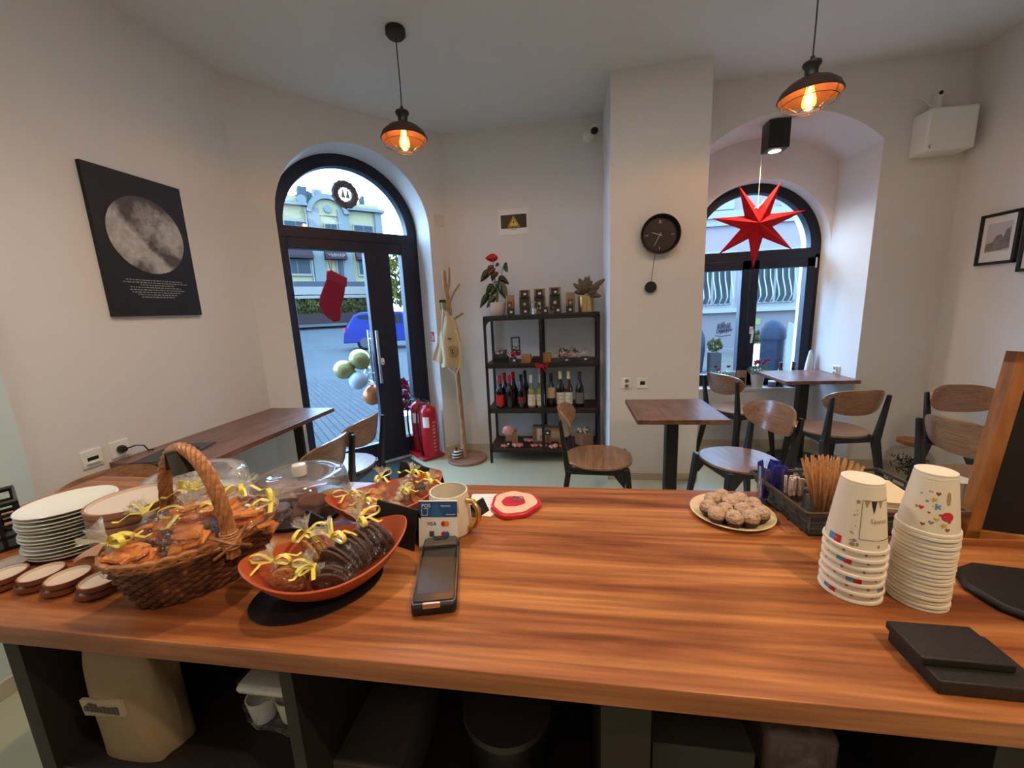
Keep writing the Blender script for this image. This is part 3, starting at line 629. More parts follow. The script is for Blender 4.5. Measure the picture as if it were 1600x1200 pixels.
ang = [PI/2+.44+i*2*PI/7 for i in range(7)]
front = len(vs)
m.add([(0, -DP, 0), (0, DP, 0)]+[(RT*cos(a), 0, RT*sin(a)) for a in ang]+[(RI*cos(a+PI/7), 0, RI*sin(a+PI/7)) for a in ang],
      [f for i in range(7) for f in ((0, 2+i, 9+i), (0, 9+(i-1) % 7, 2+i), (1, 9+i, 2+i), (1, 2+i, 9+(i-1) % 7))])
m.build('star_body', star, smooth=False)
m = MB(whitep); m.tube([(0, 0, .12), (0, 0, .30), (0, -.01, .60), (.0, -.02, .725)], .002, 6); m.build('string', star)
m = MB(whitep); m.tube([(-.03, -.02, .125), (0, -.02, .135), (.02, -.02, .15), (.04, -.02, .18)], .005, 6); m.build('tie', star)
# ---- wall things ----
# moon poster
mp_ = thing('moon_poster', 'black canvas poster of a full moon on the left wall', 'poster', (-2.245, 1.91, 1.81))
MB(mat('canvas_black', srgb(16, 14, 15), .6)).box(0, .022, -.24, .24, -.358, .358).build('canvas', mp_, bevel=.001)
mm = bpy.data.materials.new('moon_print'); mm.use_nodes = True; n = mm.node_tree; b = n.nodes['Principled BSDF']; t = n.nodes.new('ShaderNodeTexCoord')
z1 = n.nodes.new('ShaderNodeTexNoise'); z1.inputs['Scale'].default_value = 5.5; z1.inputs['Detail'].default_value = 5; z1.inputs['Roughness'].default_value = .55
z2 = n.nodes.new('ShaderNodeTexNoise'); z2.inputs['Scale'].default_value = 38; z2.inputs['Detail'].default_value = 4
r1 = n.nodes.new('ShaderNodeValToRGB'); e = r1.color_ramp.elements; e[0].position = .42; e[0].color = (*srgb(92, 84, 80), 1); e[1].position = .56; e[1].color = (*srgb(196, 192, 186), 1)
r2 = n.nodes.new('ShaderNodeValToRGB'); r2.color_ramp.elements[0].color = (.55, .55, .55, 1); r2.color_ramp.elements[0].position = .3; r2.color_ramp.elements[1].position = .7
mx = n.nodes.new('ShaderNodeMix'); mx.data_type = 'RGBA'; mx.blend_type = 'MULTIPLY'; mx.inputs[0].default_value = .8; L = n.links.new
L(t.outputs['Object'], z1.inputs[0]); L(t.outputs['Object'], z2.inputs[0]); L(z1.outputs['Fac'], r1.inputs[0]); L(z2.outputs['Fac'], r2.inputs[0]); L(r1.outputs[0], mx.inputs[6]); L(r2.outputs[0], mx.inputs[7]); L(mx.outputs[2], b.inputs['Base Color']); b.inputs['Roughness'].default_value = .7
MXP = Matrix(((0, 0, 1, 0), (1, 0, 0, 0), (0, 1, 0, 0), (0, 0, 0, 1)))       # 2D (y, z) facing +x
m = MB(mm); m.prism(arc(.005, .06, .195, 0, 2*PI, 64)[:-1], .0225, .024, MXP); m.build('moon', mp_)
m = MB(mat('print_grey', srgb(150, 150, 150), .7)); rg = random.Random(9)
for r_ in range(8):
    w = (.30, .33, .17, .27, .28, .26, .21, .18)[r_]; y = -w/2
    while y < w/2: l = rg.uniform(.006, .02); m.box(.0225, .0232, y, y+l, -.175-r_*.0125, -.170-r_*.0125); y += l+.005
m.build('caption_lines', mp_)
# wall clock
t = thing('wall_clock', 'round black wall clock with hanging pendulum on the pillar', 'clock', (.648, 3.13, 1.887))
MYf = Matrix(((1, 0, 0, 0), (0, 0, -1, 0), (0, 1, 0, 0), (0, 0, 0, 1)))      # 2D (x, z) facing -y, extrude toward viewer
m = MB(blackm); m.lathe([(0, .012), (.118, .012), (.132, .05), (.138, .052), (.138, .040), (.125, 0), (0, 0)], 48, M=MYf); m.build('case', t)
cf = mat('clock_face', srgb(44, 34, 32), .5); m = MB(cf); m.cyl(.117, .012, .014, 48, M=MYf); m.build('dial', t)
hk = mat('clock_marks', srgb(190, 184, 176), .4); m = MB(hk)
for x in (-.004, .004): m.box(x-.0018, x+.0018, -.016, -.0145, .078, .10)
m.box(-.10, -.08, -.016, -.0145, -.002, .002); m.box(.08, .10, -.016, -.0145, -.002, .002); m.box(-.002, .002, -.016, -.0145, -.10, -.08); m.build('hour_marks', t)
def hand(L_, ang, w, y): m.bar((-.015*sin(ang), y, -.015*cos(ang)), (L_*sin(ang), y, L_*cos(ang)), w, w*.6, .001, .001, (cos(ang), 0, -sin(ang)))
m = MB(hk); hand(.058, R_(288), .006, -.018); m.build('hour_hand', t); m = MB(hk); hand(.085, R_(208), .005, -.020); m.build('minute_hand', t)
m = MB(blackm); m.tube([(-.03, -.02, -.12), (-.055, -.02, -.33)], .002, 6); m.cyl(.042, .012, .022, 32, c=(-.056, -.365, 0), M=MYf); m.build('pendulum', t)
# sign with high voltage triangle
t = thing('warning_sign', 'white poster with black panel and yellow high voltage triangle on the back wall', 'sign', (-.498, 3.79, 2.192))
MB(white).box(-.138, .138, -.006, 0, -.112, .112).build('poster', t)
MB(mat('sign_black', srgb(18, 16, 16), .4)).box(-.118, .118, -.009, -.006, -.055, .062).build('panel', t)
yl = mat('sign_yellow', srgb(226, 190, 70), .5); m = MB(yl); m.prism([(-.058, -.046), (.058, -.046), (0, .052)], .0092, .0102, MYf); m.use(mat('sign_black', (0, 0, 0))); m.prism([(-.050, -.041), (.050, -.041), (0, .043)], .0102, .0112, MYf); m.use(yl); m.prism([(-.042, -.036), (.042, -.036), (0, .032)], .0112, .0120, MYf); m.build('triangle', t, smooth=False)
m = MB(mat('sign_black', (0, 0, 0))); m.prism([(.004, .022), (-.010, -.008), (.001, -.006), (-.003, -.028), (.011, .002), (0, .001)], .012, .0128, MYf); m.build('lightning_bolt', t, smooth=False)
place(text_mb('НН-N', .018, blackp), Tr(0, -.007, -.068, 0, PI/2)).build('lettering', t)
# small plaque by the corner and fire pictogram in the door reveal
m = MB(mat('faint_plate', srgb(214, 206, 200), .7)); m.box(1.50, 1.60, 2.19, 2.29, -.006, 0, MD); o = m.build('cover_plate', bevel=.001); tag(o, 'faint square cover plate on the wall between the arch and the corner', 'plate')
fp = thing('fire_pictogram', 'small red fire extinguisher pictogram in the door reveal', 'sign', (0, 0, 0))
MR = MD @ Matrix(((0, 0, -1, 1.445), (0, 1, 0, 0), (1, 0, 0, 0), (0, 0, 0, 1)))     # 2D (d, z) facing -s
m = MB(mat('sign_red', srgb(196, 28, 40), .5)); m.prism([(.06, 1.13), (.13, 1.13), (.13, 1.225), (.06, 1.225)], 0, .003, MR); m.build('plate', fp)
m = MB(white); m.prism([(.075, 1.145), (.088, 1.145), (.088, 1.19), (.075, 1.19)], .003, .004, MR); m.prism([(.10, 1.14), (.12, 1.14), (.12, 1.16), (.10, 1.16)], .003, .004, MR); m.prism([(.10, 1.17), (.115, 1.17), (.118, 1.215), (.108, 1.215)], .003, .004, MR); m.build('symbol', fp)
# sockets
def socket(label, M, kind):
    t = thing('wall_socket', label, 'socket'); t.matrix_world = M
    MB(whitep).box(-.042, .042, -.008, 0, -.042, .042).build('plate', t, bevel=.003)
    if kind == 'double':
        m = MB(whitep); m.prism(arc(0, .02, .022, 0, PI, 12)+arc(0, -.02, .022, PI, 2*PI, 12), .008, .020, MYf); m.build('insert', t, bevel=.002)
        m = MB(mat('socket_grey', srgb(120, 112, 104), .5))
        for z in (.02, -.02): m.cyl(.015, .0202, .021, 20, c=(0, z, 0), M=MYf)
        m.use(blackp)
        for z in (.02, -.02):
            for x in (-.006, .006): m.cyl(.0022, .021, .0215, 8, c=(x, z, 0), M=MYf)
        m.build('contact', t)
    if kind == 'data': m = MB(blackp); m.box(-.018, .018, -.0095, -.008, -.014, .014); m.use(steel); m.box(-.008, .008, -.0105, -.0095, -.004, .004); m.build('port', t)
    if kind == 'card': m = MB(blackp); m.box(-.022, .022, -.0095, -.008, -.008, .008); m.build('slot', t); m = MB(whitep); m.box(-.028, .028, -.02, -.008, -.02, -.012); m.build('lip', t)
    return t
socket('white double power socket on the pillar, above the square centre table', Tr(.428, 3.13, .80), 'double')
socket('white data outlet with dark port on the pillar, right of the power socket', Tr(.548, 3.13, .80), 'data')
socket('white outlet with dark slot on the left wall, nearest the plates', Tr(-2.245, 1.459, .797, R_(90)), 'card')
socket('white socket with black plug on the left wall beside the wall table', Tr(-2.245, 1.577, .802, R_(90)), 'x')
socket('white double socket on the niche side wall above the table', Tr(2.245, 3.69, .775, R_(-90)), 'double')
pl = thing('power_plug', 'black plug with curling cord in the left wall socket', 'plug')
m = MB(blackp); m.lathe([(0, 0), (.018, 0), (.02, .012), (.012, .03), (0, .032)], 20, M=Tr(-2.237, 1.577, .80, 0, 0, PI/2)); m.build('plug_body', pl)
m = MB(blackp); m.tube([(-2.21, 1.577, .80), (-2.20, 1.62, .805), (-2.205, 1.66, .79), (-2.215, 1.685, .755), (-2.20, 1.70, .7535)], .0035, 6); m.build('cord', pl)
# security camera
t = thing('security_camera', 'small white dome camera high on the back wall by the pillar', 'camera', (.225, 3.79, 2.862))
MB(whitep).lathe([(0, 0), (.05, 0), (.05, .018), (.03, .03), (0, .03)], 24, M=Tr(-.05, 0, -.03) @ MYf).build('mount', t)
m = MB(whitep); m.ball(.036, (0, -.07, 0), 20, 14); m.tube([(-.05, -.02, -.03), (0, -.06, 0)], .012, 8); m.build('camera_body', t)
m = MB(mat('lens_black', srgb(8, 8, 20), .1)); m.ball(.033, (0, -.078, -.012), 20, 14, sz=.9); m.build('lens', t)
# white unit in the right corner
t = thing('wall_unit', 'white boxy electrical unit high in the right corner', 'wall unit', (2.535, 3.46, 2.48))
MB(whitep).box(-.125, .165, -.15, 0, -.14, .13).build('casing', t, bevel=.012)
m = MB(whitep); m.box(-.03, .0, -.06, 0, .135, .26); m.tube([(-.28, -.012, .26), (-.1, -.012, .25), (-.02, -.03, .16)], .004, 6); m.build('bracket', t)
m = MB(blackp); m.cyl(.012, 0, .006, 12, M=Tr(-.015, -.06, .25) @ MYf); m.build('screw', t)
m = MB(mat('unit_grey', srgb(120, 120, 120), .5)); m.tube([(-.10, -.151, -.10), (-.11, -.151, -.11), (-.10, -.151, -.12)], .003, 5); m.build('emblem', t)
# framed pictures on the right wall
def picture(label, y0, y1, z0, z1, img=True):
    t = thing('picture_frame', label, 'picture', (2.76, (y0+y1)/2, (z0+z1)/2), 0, 'black framed pictures on the right wall'); hw, hh = (y1-y0)/2, (z1-z0)/2
    m = MB(blackm)
    m.box(-.022, 0, -hw, hw, -hh, -hh+.018); m.box(-.022, 0, -hw, hw, hh-.018, hh); m.box(-.022, 0, -hw, -hw+.018, -hh, hh); m.box(-.022, 0, hw-.018, hw, -hh, hh); m.build('frame', t, bevel=.002)
    MB(white).box(-.010, -.002, -hw+.016, hw-.016, -hh+.016, hh-.016).build('mount', t)
    g1 = mat('photo_sky', srgb(206, 200, 204), .5); m = MB(g1); m.box(-.011, -.010, -hw*.62, hw*.62, -hh*.5, hh*.62); p_ = m.build('photo', t)
    g2 = mat('photo_dark', srgb(70, 66, 64), .5, var=.6, vscale=30, vcol=srgb(170, 160, 156)); m = MB(g2)
    MP = Matrix(((0, 0, -1, -.011), (1, 0, 0, 0), (0, 1, 0, 0), (0, 0, 0, 1)))
    m.prism([(hw*.6, -hh*.48), (hw*.6, -hh*.16), (hw*.25, -hh*.12), (hw*.1, hh*.12), (-hw*.12, hh*.16), (-hw*.25, 0), (-hw*.35, hh*.3), (-hw*.55, hh*.38), (-hw*.6, -hh*.4), (-hw*.2, -hh*.45)], 0, .001, MP); m.build('photo_rocks', p_)
picture('black framed black and white landscape photo on the right wall', 2.985, 3.232, 1.56, 1.882)
picture('second black framed picture on the right wall, cut off by the photo edge', 2.70, 2.962, 1.50, 1.80)
# ================= SHELF UNIT =================
SX0, SX1, SY0, SY1 = -.757, .248, 3.42, 3.775
darks = wood('shelf_dark_wood', srgb(34, 22, 20), srgb(52, 34, 30), srgb(70, 48, 42), (2, 20, 20), .5)
sh = thing('shelf_unit', 'black metal and dark wood shelf unit against the back wall', 'shelf', ((SX0+SX1)/2, 3.6, 0))
sx = (SX1-SX0)/2; y0, y1 = SY0-3.6, SY1-3.6
for x in (-sx, sx-.022):
    for y in (y0, y1-.022): MB(blackm).box(x, x+.022, y, y+.022, 0, 1.335).build('post', sh, bevel=.002)
for x in (-.014,):
    for y in (y0, y1-.022): MB(blackm).box(x, x+.028, y, y+.012, .12, 1.335).build('centre_post', sh, bevel=.002)
ZS = {'top': 1.355, 'two': .935, 'three': .523, 'low': .149}
for k_, z in ZS.items():
    m = MB(darks); m.box(-sx+.002, sx-.002, y0+.003, y1-.003, z-.016, z); m.build('shelf_board', sh)
    m = MB(blackm); m.box(-sx+.005, sx-.005, y0+.001, y0+.02, z-.042, z-.016); m.box(-sx+.005, sx-.005, y1-.02, y1-.001, z-.042, z-.016)
    for x in (-sx+.002, sx-.020): m.box(x, x+.018, y0, y1, z-.04, z-.016)
    m.build('shelf_rail', sh)
m = MB(blackm)
for sgn, x in ((1, -sx+.02), (-1, sx-.02)): m.prism([(x, 1.315), (x+sgn*.06, 1.315), (x+sgn*.03, 1.305), (x+sgn*.012, 1.285), (x, 1.25)], -y0-.01, -y0-.002, MYf)
m.build('corner_gusset', sh)
def sxx(u): return -.757+(u-753)/183.3
# red bow tied on the centre post
bow = thing('ribbon_bow', 'red ribbon bow tied to the middle post of the shelf unit', 'bow', (-.252, 3.405, .915))
rb = mat('ribbon_red', srgb(190, 16, 34), .5)
for s_ in (-1, 1):
    m = MB(rb); m.tube([(0, 0, 0), (.03*s_, -.012, .022), (.052*s_, -.01, .012), (.045*s_, -.004, -.008), (0, 0, 0)], .012, 8, flat=.3); m.build('loop', bow)
    m = MB(rb); m.tube([(0, 0, 0), (.022*s_, -.01, -.03), (.035*s_, -.006, -.06)], .010, 6, flat=.2); m.build('tail', bow)
MB(rb).ball(.012, (0, -.006, 0), 10, 8).build('knot', bow)
# price cards
pcard = mat('card_black', srgb(22, 20, 20), .6); plab = mat('label_white', srgb(214, 212, 208), .6)
def price_card(label, x, y, z, rz=0, w=.055, h=.05, grp='black price cards on the shelf unit', ox=.006):
    t = thing('price_card', label, 'card', (x, y, z), rz, grp)
    m = MB(pcard); m.bar((0, 0, 0), (0, .012, h), w, w, .0015, .0015); m.bar((0, .028, 0), (0, .0135, h), w, w, .0015, .0015); m.build('card', t)
    M_ = Matrix.Translation((0, -.0012, 0)) @ Matrix.Rotation(math.atan2(-.012, h), 4, 'X')
    m = MB(plab); m.box(ox-.011, ox+.011, -.001, 0, h*.32, h*.62, M_); m.build('price_label', t)
    return t
# coffee bags on the top
kraft = mat('kraft_paper', srgb(150, 118, 90), .75, bump=.2, bscale=50); kdark = mat('bag_window_dark', srgb(26, 17, 15), .4); gp = mat('print_cream', srgb(180, 160, 130), .6)
def coffee_bag(label, x, y, z, w, h, mm, big, grp='coffee bags along the top of the shelf unit', rz=0, name='coffee_bag'):
    t = thing(name, label, 'bag', (x, y, z), rz, grp); m = MB(mm)
    def f(u, v):
        a = 2*PI*u; k = 1-.75*v**2.2; X = w/2*math.copysign(abs(cos(a))**.5, cos(a)); Y = .035*k*math.copysign(abs(sin(a))**.6, sin(a)); return (X*(1-.04*sin(v*9)), Y, v*h)
    m.grid(f, 28, 10); m.disc(w/2, .001, 16, sy=.3); m.build('pouch', t, angle=60)
    m = MB(kdark if big else mat('label_brown', srgb(96, 70, 44), .6)); m.bar((0, -.040, h*.12), (0, -.026 if big else -.029, h*(.72 if big else .68)), w*(.82 if big else .62), w*(.82 if big else .62), .002, .002); m.build('front_label', t)
    m = MB(gp); m.ball(w*.14, (0, -.038, h*(.42 if big else .5)), 12, 8, sy=.12); m.box(-w*.2, w*.2, -.0415, -.039, h*.2, h*.25); m.build('print', t)
    return t
zt = ZS['top']
coffee_bag('small kraft coffee bag at the left end of the row, beside the flamingo flower pot', sxx(795), 3.55, zt, .075, .175, kraft, False)
coffee_bag('tall dark fronted coffee bag, second from the left in the row', sxx(819), 3.57, zt, .10, .215, kraft, True)
coffee_bag('tall dark fronted coffee bag in the middle, behind the steel pot', sxx(843), 3.575, zt, .10, .22, kraft, True)
coffee_bag('tall dark fronted coffee bag, fourth from the left in the row', sxx(868), 3.565, zt, .105, .225, kraft, True)
coffee_bag('small kraft coffee bag at the right end of the row, beside the gold pot', sxx(892.5), 3.56, zt, .078, .175, kraft, False)
for u in (819, 843, 868): price_card({819: 'black price card standing high on the second coffee bag', 843: 'black price card standing high on the middle coffee bag', 868: 'black price card standing high on the fourth coffee bag'}[u], sxx(u), 3.522, zt+.150+(.006 if u == 868 else 0), 0, .06, .06)
for u, lb_ in ((797, 'black price card at the foot of the leftmost coffee bag'), (820, 'black price card at the foot of the second coffee bag'), (852, 'black price card right of the small steel pot'), (872, 'black price card at the foot of the fourth coffee bag'), (891, 'black price card at the foot of the rightmost coffee bag')): price_card(lb_, sxx(u), 3.475, zt, 0, .062, .06)
t = thing('cezve_jar', 'small steel and glass pot among the coffee bags', 'jar', (sxx(836), 3.47, zt))
MB(glass).lathe([(.03, .002), (.032, .09), (.028, .10)], 20).build('jar_body', t); m = MB(steel); m.cyl(.022, .004, .05, 16); m.lathe([(.031, .10), (.033, .105), (.005, .115), (0, .12)], 20); m.tube([(.032, 0, .09), (.05, 0, .08), (.05, 0, .04), (.033, 0, .03)], .003, 6); m.build('metal_parts', t)
# plants
def leaf(m, base, tip, w, fold=.25, droop=.0, n=8, heart=False):
    b, t_ = Vector(base), Vector(tip); d = t_-b; L_ = d.length; dn = d.normalized(); s = dn.cross(Vector((0, .9, .45)))
    s = s.normalized() if s.length > .05 else Vector((1, 0, 0)); up = s.cross(dn).normalized(); vs = []; 
    for i in range(n+1):
        u = i/n; ww = w*(sin(PI*min(1, u*1.02))**.7 if not heart else (sin(PI*min(1, (u*.9+.1)))**.8)*(1.25-.6*u)); c = b+d*u-Vector((0, 0, droop*u*u))
        vs += [c+s*ww/2+up*ww*fold, c, c-s*ww/2+up*ww*fold]
    m.add(vs, [(3*i, 3*i+1, 3*i+4, 3*i+3) for i in range(n)]+[(3*i+1, 3*i+2, 3*i+5, 3*i+4) for i in range(n)])
dg = mat('anthurium_leaf', srgb(44, 66, 42), .35, var=.35, vscale=12); stm = mat('plant_stem', srgb(90, 104, 60), .6); bronze = mat('bronze_leaf', srgb(92, 54, 44), .45, var=.4, vscale=20); spathe = mat('spathe_red', srgb(190, 14, 30), .3)
an = thing('flamingo_flower', 'tall flamingo flower plant with red bloom in a white ribbed pot on the shelf top', 'plant', (sxx(772), 3.60, zt))
m = MB(mat('pot_white', srgb(206, 196, 192), .6)); m.lathe([(0, 0), (.055, 0), (.072, .03), (.076, .09), (.070, .118), (.064, .118), (.066, .09), (.05, .09), (0, .09)], 28); m.build('pot', an)
m = MB(dg); ms = MB(stm)
LV = [((.115, -.02, .41), (.20, .43), .085), ((-.14, -.03, .33), (-.05, .40), .07), ((.12, .0, .30), (.02, .33), .07), ((-.10, -.03, .22), (-.02, .27), .07), ((.10, -.05, .16), (.02, .29), .09), ((-.16, -.02, .10), (-.07, .20), .06), ((-.05, -.06, .20), (.0, .24), .06), ((.05, -.08, .24), (.01, .28), .07), ((-.09, -.06, .10), (-.01, .17), .06), ((.07, .03, .22), (0, .3), .07), ((-.03, -.05, .33), (-.01, .37), .05)]
for tip, (bx_, bz_), w in LV:
    bs = Vector((bx_*.35 if abs(bx_) > .1 else bx_, tip[1]*.2, bz_)); leaf(m, bs, tip, w, .2, .03, heart=True); ms.tube([(0, 0, .09), (bs.x*.4, 0, bs.z*.6), tuple(bs)], .003, 5)
m.build('leaves', an); ms.build('stems', an)
m = MB(bronze)
for tip, b_, w in (((-.07, -.04, .40), (-.01, -.02, .44), .05), ((-.02, -.06, .34), (.03, -.02, .38), .05), ((.02, -.05, .27), (-.02, -.02, .30), .045), ((.035, -.03, .46), (0, 0, .43), .03), ((-.06, -.04, .36), (0, -.01, .42), .05)): leaf(m, b_, tip, w, .2)
m.build('bronze_leaves', an)
m = MB(spathe); leaf(m, (.02, .01, .505), (-.085, -.03, .495), .075, .25, -.01, heart=True); leaf(m, (-.02, -.01, .50), (.03, -.04, .515), .05, .2); m.build('red_spathe', an)
m = MB(stm); m.tube([(0, 0, .09), (-.01, 0, .3), (-.02, 0, .50)], .0035, 5); m.build('flower_stem', an)
pg = thing('gold_pot_plant', 'bronze and green leaved plant in a shiny gold pot on the shelf top', 'plant', (sxx(917), 3.58, zt))
m = MB(gold); m.lathe([(0, .002), (.066, .002), (.068, .14), (.064, .14), (.062, .12), (0, .12)], 36); m.build('pot', pg)
m = MB(mat('croton_leaf', srgb(104, 108, 74), .5, var=.6, vscale=30, vcol=srgb(128, 84, 66))); rg = random.Random(12)
for tip, w in (((.17, -.02, .285), .05), ((-.11, -.02, .26), .045), ((-.06, -.05, .30), .05), ((.0, -.06, .31), .05), ((.03, -.02, .32), .045), ((.08, -.06, .24), .05), ((-.10, -.06, .19), .05), ((.13, -.06, .14), .05), ((.09, -.08, .18), .05), ((-.04, -.09, .20), .05), ((.02, -.09, .22), .05), ((.06, .04, .28), .05), ((-.05, .05, .27), .05), ((.12, .0, .22), .05), ((-.02, -.03, .27), .05), ((.05, -.09, .13), .045)):
    leaf(m, (tip[0]*.15, tip[1]*.1, .13+.25*(tip[2]-.12)), tip, w, .2, .01)
m.build('leaves', pg)
# ---- second shelf ----
z2 = ZS['two']; film = clear('cellophane', (1, 1, 1), .10, .10, frost=.02, bump=.8, bscale=45); filmc = clear('cellophane_frosty', (1, .99, .95), .15, .15, frost=.16, bump=1, bscale=60)
def crumple(m, c, rx, ry, rz, seed, n=18, k=10):
    rg = random.Random(seed); vs = []
    for i in range(k+1):
        p = PI*i/k-PI/2
        for j in range(n):
            q = 2*PI*j/n; r = 1+rg.uniform(-.13, .16); vs.append((c[0]+rx*cos(p)*cos(q)*r, c[1]+ry*cos(p)*sin(q)*r, c[2]+rz*sin(p)*(1+rg.uniform(-.05, .08))))
    m.add(vs, [(i*n+j, i*n+(j+1) % n, (i+1)*n+(j+1) % n, (i+1)*n+j) for i in range(k) for j in range(n)])
def sprig_bundle(name, label, cat, x, y, z, col, leafc, w, h, seed, wrapped=True, grp=None, base=None):
    t = thing(name, label, cat, (x, y, z), 0, grp)
    if base: m = MB(base); m.box(-w/2, w/2, -.05, .05, 0, h*.35); m.build('tray', t)
    m = MB(col); rg = random.Random(seed)
    for i in range(6): m.ball(w*.16, (rg.uniform(-.35, .35)*w, rg.uniform(-.03, .03), h*.45+rg.uniform(-.1, .1)*h), 10, 8, jit=.1, seed=i)
    m.build('contents', t)
    if leafc: m = MB(leafc); blob('b', m, (0, 0, h*.6), w*.5, .05, h*.35, 60, w*.12, seed); m.build('greenery', t, smooth=False)
    if wrapped: m = MB(film); crumple(m, (0, 0, h*.5), w*.55, .06, h*.5, seed); m.build('wrapping', t, smooth=False)
    return t
dgr = mat('dried_dark_green', srgb(46, 50, 44), .8, var=.4); pink = mat('sweet_pink', srgb(206, 160, 150), .6, var=.2, vscale=40); whit = mat('meringue_white', srgb(214, 204, 196), .6)
sprig_bundle('gift_bundle', 'dark wrapped pine gift bundle at the left end of the second shelf', 'gift', sxx(777), 3.52, z2, dgr, dgr, .14, .13, 31, base=blackp)
t = sprig_bundle('gift_bundle', 'red poinsettia gift with dark lantern box on the second shelf', 'gift', sxx(801), 3.56, z2, rb, dgr, .10, .15, 32, wrapped=False)
m = MB(blackm)
for x in (-.035, .035):
    for y in (-.03, .03): m.box(x-.003, x+.003, y-.003, y+.003, .10, .22)
m.box(-.038, .038, -.033, .033, .215, .222); m.box(-.038, .038, -.033, .033, .10, .105); m.build('lantern_frame', t)
price_card('black price card beside the red poinsettia gift, second shelf', sxx(799), 3.455, z2, 0, .06, .05)
bar_w = wood('choc_bar_kraft', srgb(150, 100, 62), srgb(176, 122, 78), srgb(190, 138, 92), (3, 3, 30), .6)
def bar_stack(u, n, where, y=3.50, mm=None, w=.085):
    for i in range(n):
        m = MB(mm or bar_w); m.box(-w/2, w/2, -.05, .05, 0, .0125); o = m.build('chocolate_bar', bevel=.001); o.location = (sxx(u)+(i % 2)*.002, y, z2+.0002+i*.0132); o.rotation_euler = (0, 0, R_(2*(i % 3)-2))
        tag(o, ('topmost', 'second', 'third', 'fourth', 'fifth', 'sixth')[n-1-i]+' kraft chocolate bar from the top of the stack '+where, 'chocolate', 'kraft chocolate bars on the second shelf')
bar_stack(819.5, 5, 'left of the middle post'); bar_stack(852, 6, 'right of the middle post')
for i in range(3):
    m = MB(mat('choc_dark_wrap', srgb(44, 28, 26), .5)); m.box(-.05, .05, -.05, .05, 0, .014); o = m.build('chocolate_bar', bevel=.001); o.location = (sxx(838), 3.54, z2+.0002+i*.0145); tag(o, ('lowest', 'middle', 'topmost')[i]+' dark wrapped chocolate bar of the short stack at the middle post', 'chocolate', 'dark chocolate bars on the second shelf')
for u, s_, lb_ in ((879, 41, 'cellophane bag of pale sweets, left one right of the chocolate stack'), (895, 42, 'cellophane bag of pale sweets, between two others on the second shelf'), (915, 43, 'cellophane bag of white swirl sweets near the right end of the second shelf')):
    sprig_bundle('sweet_bag', lb_, 'sweets', sxx(u), 3.53, z2, pink if u < 910 else whit, dgr if u < 910 else None, .10, .12, s_, grp='cellophane sweet bags on the second shelf')
t = price_card('plain black card without label in front of the pale sweets', sxx(884), 3.455, z2, 0, .09, .035)
price_card('black price card in front of the white swirl sweets', sxx(914), 3.455, z2, 0, .07, .045)
# ---- bottles ----
z3 = ZS['three']
g_dark = mat('bottle_dark', srgb(14, 12, 14), .08, coat=.5); g_pale = clear('bottle_pale_glass', (.80, .84, .62), .15); wine_y = mat('wine_pale', srgb(196, 184, 120), .1, coat=.5); g_green = mat('bottle_green_black', srgb(22, 24, 16), .08, coat=.5)
g_amber = mat('bottle_brown', srgb(62, 40, 28), .1, coat=.5)
bi = [0]
def bottle(label, x, y, z, h, r, body, caps, lab, capl=.22, shoulder=.62, lz=(.08, .42), grp='wine bottles on the third shelf', deco=None):
    t = thing('wine_bottle', label, 'bottle', (x, y, z), 0, grp); rn = .0135
    prof = [(0, 0), (r*.9, 0), (r, .006), (r, h*shoulder*.82), (r*.93, h*shoulder*.90), (r*.6, h*(shoulder+.03)), (rn*1.15, h*(shoulder+.13)), (rn, h*.82), (rn, h*.99), (0, h*.99)]
    MB(body).lathe(prof, 28).build('glass_body', t)
    m = MB(caps); m.lathe([(rn+.0015, h*(1-capl)), (rn+.0015, h*.93), (rn+.0025, h*.935), (rn+.0025, h), (0, h+.0005)], 20); m.build('capsule', t)
    if lab:
        m = MB(lab); m.lathe([(r+.0008, h*lz[0]), (r+.0008, h*lz[1])], 24, a0=-PI*.98, a1=-PI*.02); l = m.build('label', t)
        if deco:
            m = MB(deco); 
            for k in range(8): a = -PI/2+(k % 4-1.5)*.28; zz = h*(lz[0]+(lz[1]-lz[0])*(.45+.28*(k//4))); m.box(-.0025, .0025, -.0008, 0, -.003, .003, Matrix.Translation((cos(a)*(r+.0012), sin(a)*(r+.0012), zz)) @ Matrix.Rotation(a+PI/2, 4, 'Z'))
            m.build('label_print', t)
    return t
lab_red = mat('label_red', srgb(200, 20, 36), .5); lab_w = mat('label_ivory', srgb(214, 206, 188), .6); lab_tan = mat('label_tan', srgb(176, 150, 112), .6); lab_g = mat('label_grey', srgb(104, 100, 96), .6); olv = mat('print_olive', srgb(70, 78, 40), .6); capw = mat('capsule_white', srgb(206, 202, 196), .4); capc = mat('capsule_cream', srgb(222, 214, 170), .5); capr = mat('capsule_red', srgb(186, 18, 38), .35); capb = mat('capsule_black', srgb(18, 16, 18), .35)
def zx(u, y): return sxx(u)*(y/3.42)   # same ray, deeper plane
bottle('wine bottle with bright red capsule and red label, front left of the third shelf', sxx(774.5)-.005, 3.47, z3, .295, .037, g_dark, capr, lab_red, .26)
bottle('dark wine bottle with red black capsule behind the red labelled one', sxx(779.5), 3.56, z3, .31, .037, g_dark, capr, None, .22)
bottle('dark wine bottle with red capsule and no visible label, third shelf front', sxx(790), 3.47, z3, .30, .037, g_dark, capr, None, .24)
bottle('dark wine bottle just behind the unlabelled red capped one', sxx(794.5), 3.56, z3, .315, .037, g_dark, capr, None, .2)
bottle('dark wine bottle with small round red label, front of the pair', sxx(810), 3.47, z3, .305, .037, g_dark, capb, mat('label_dark_red', srgb(110, 26, 30), .5), .2, lz=(.14, .34))
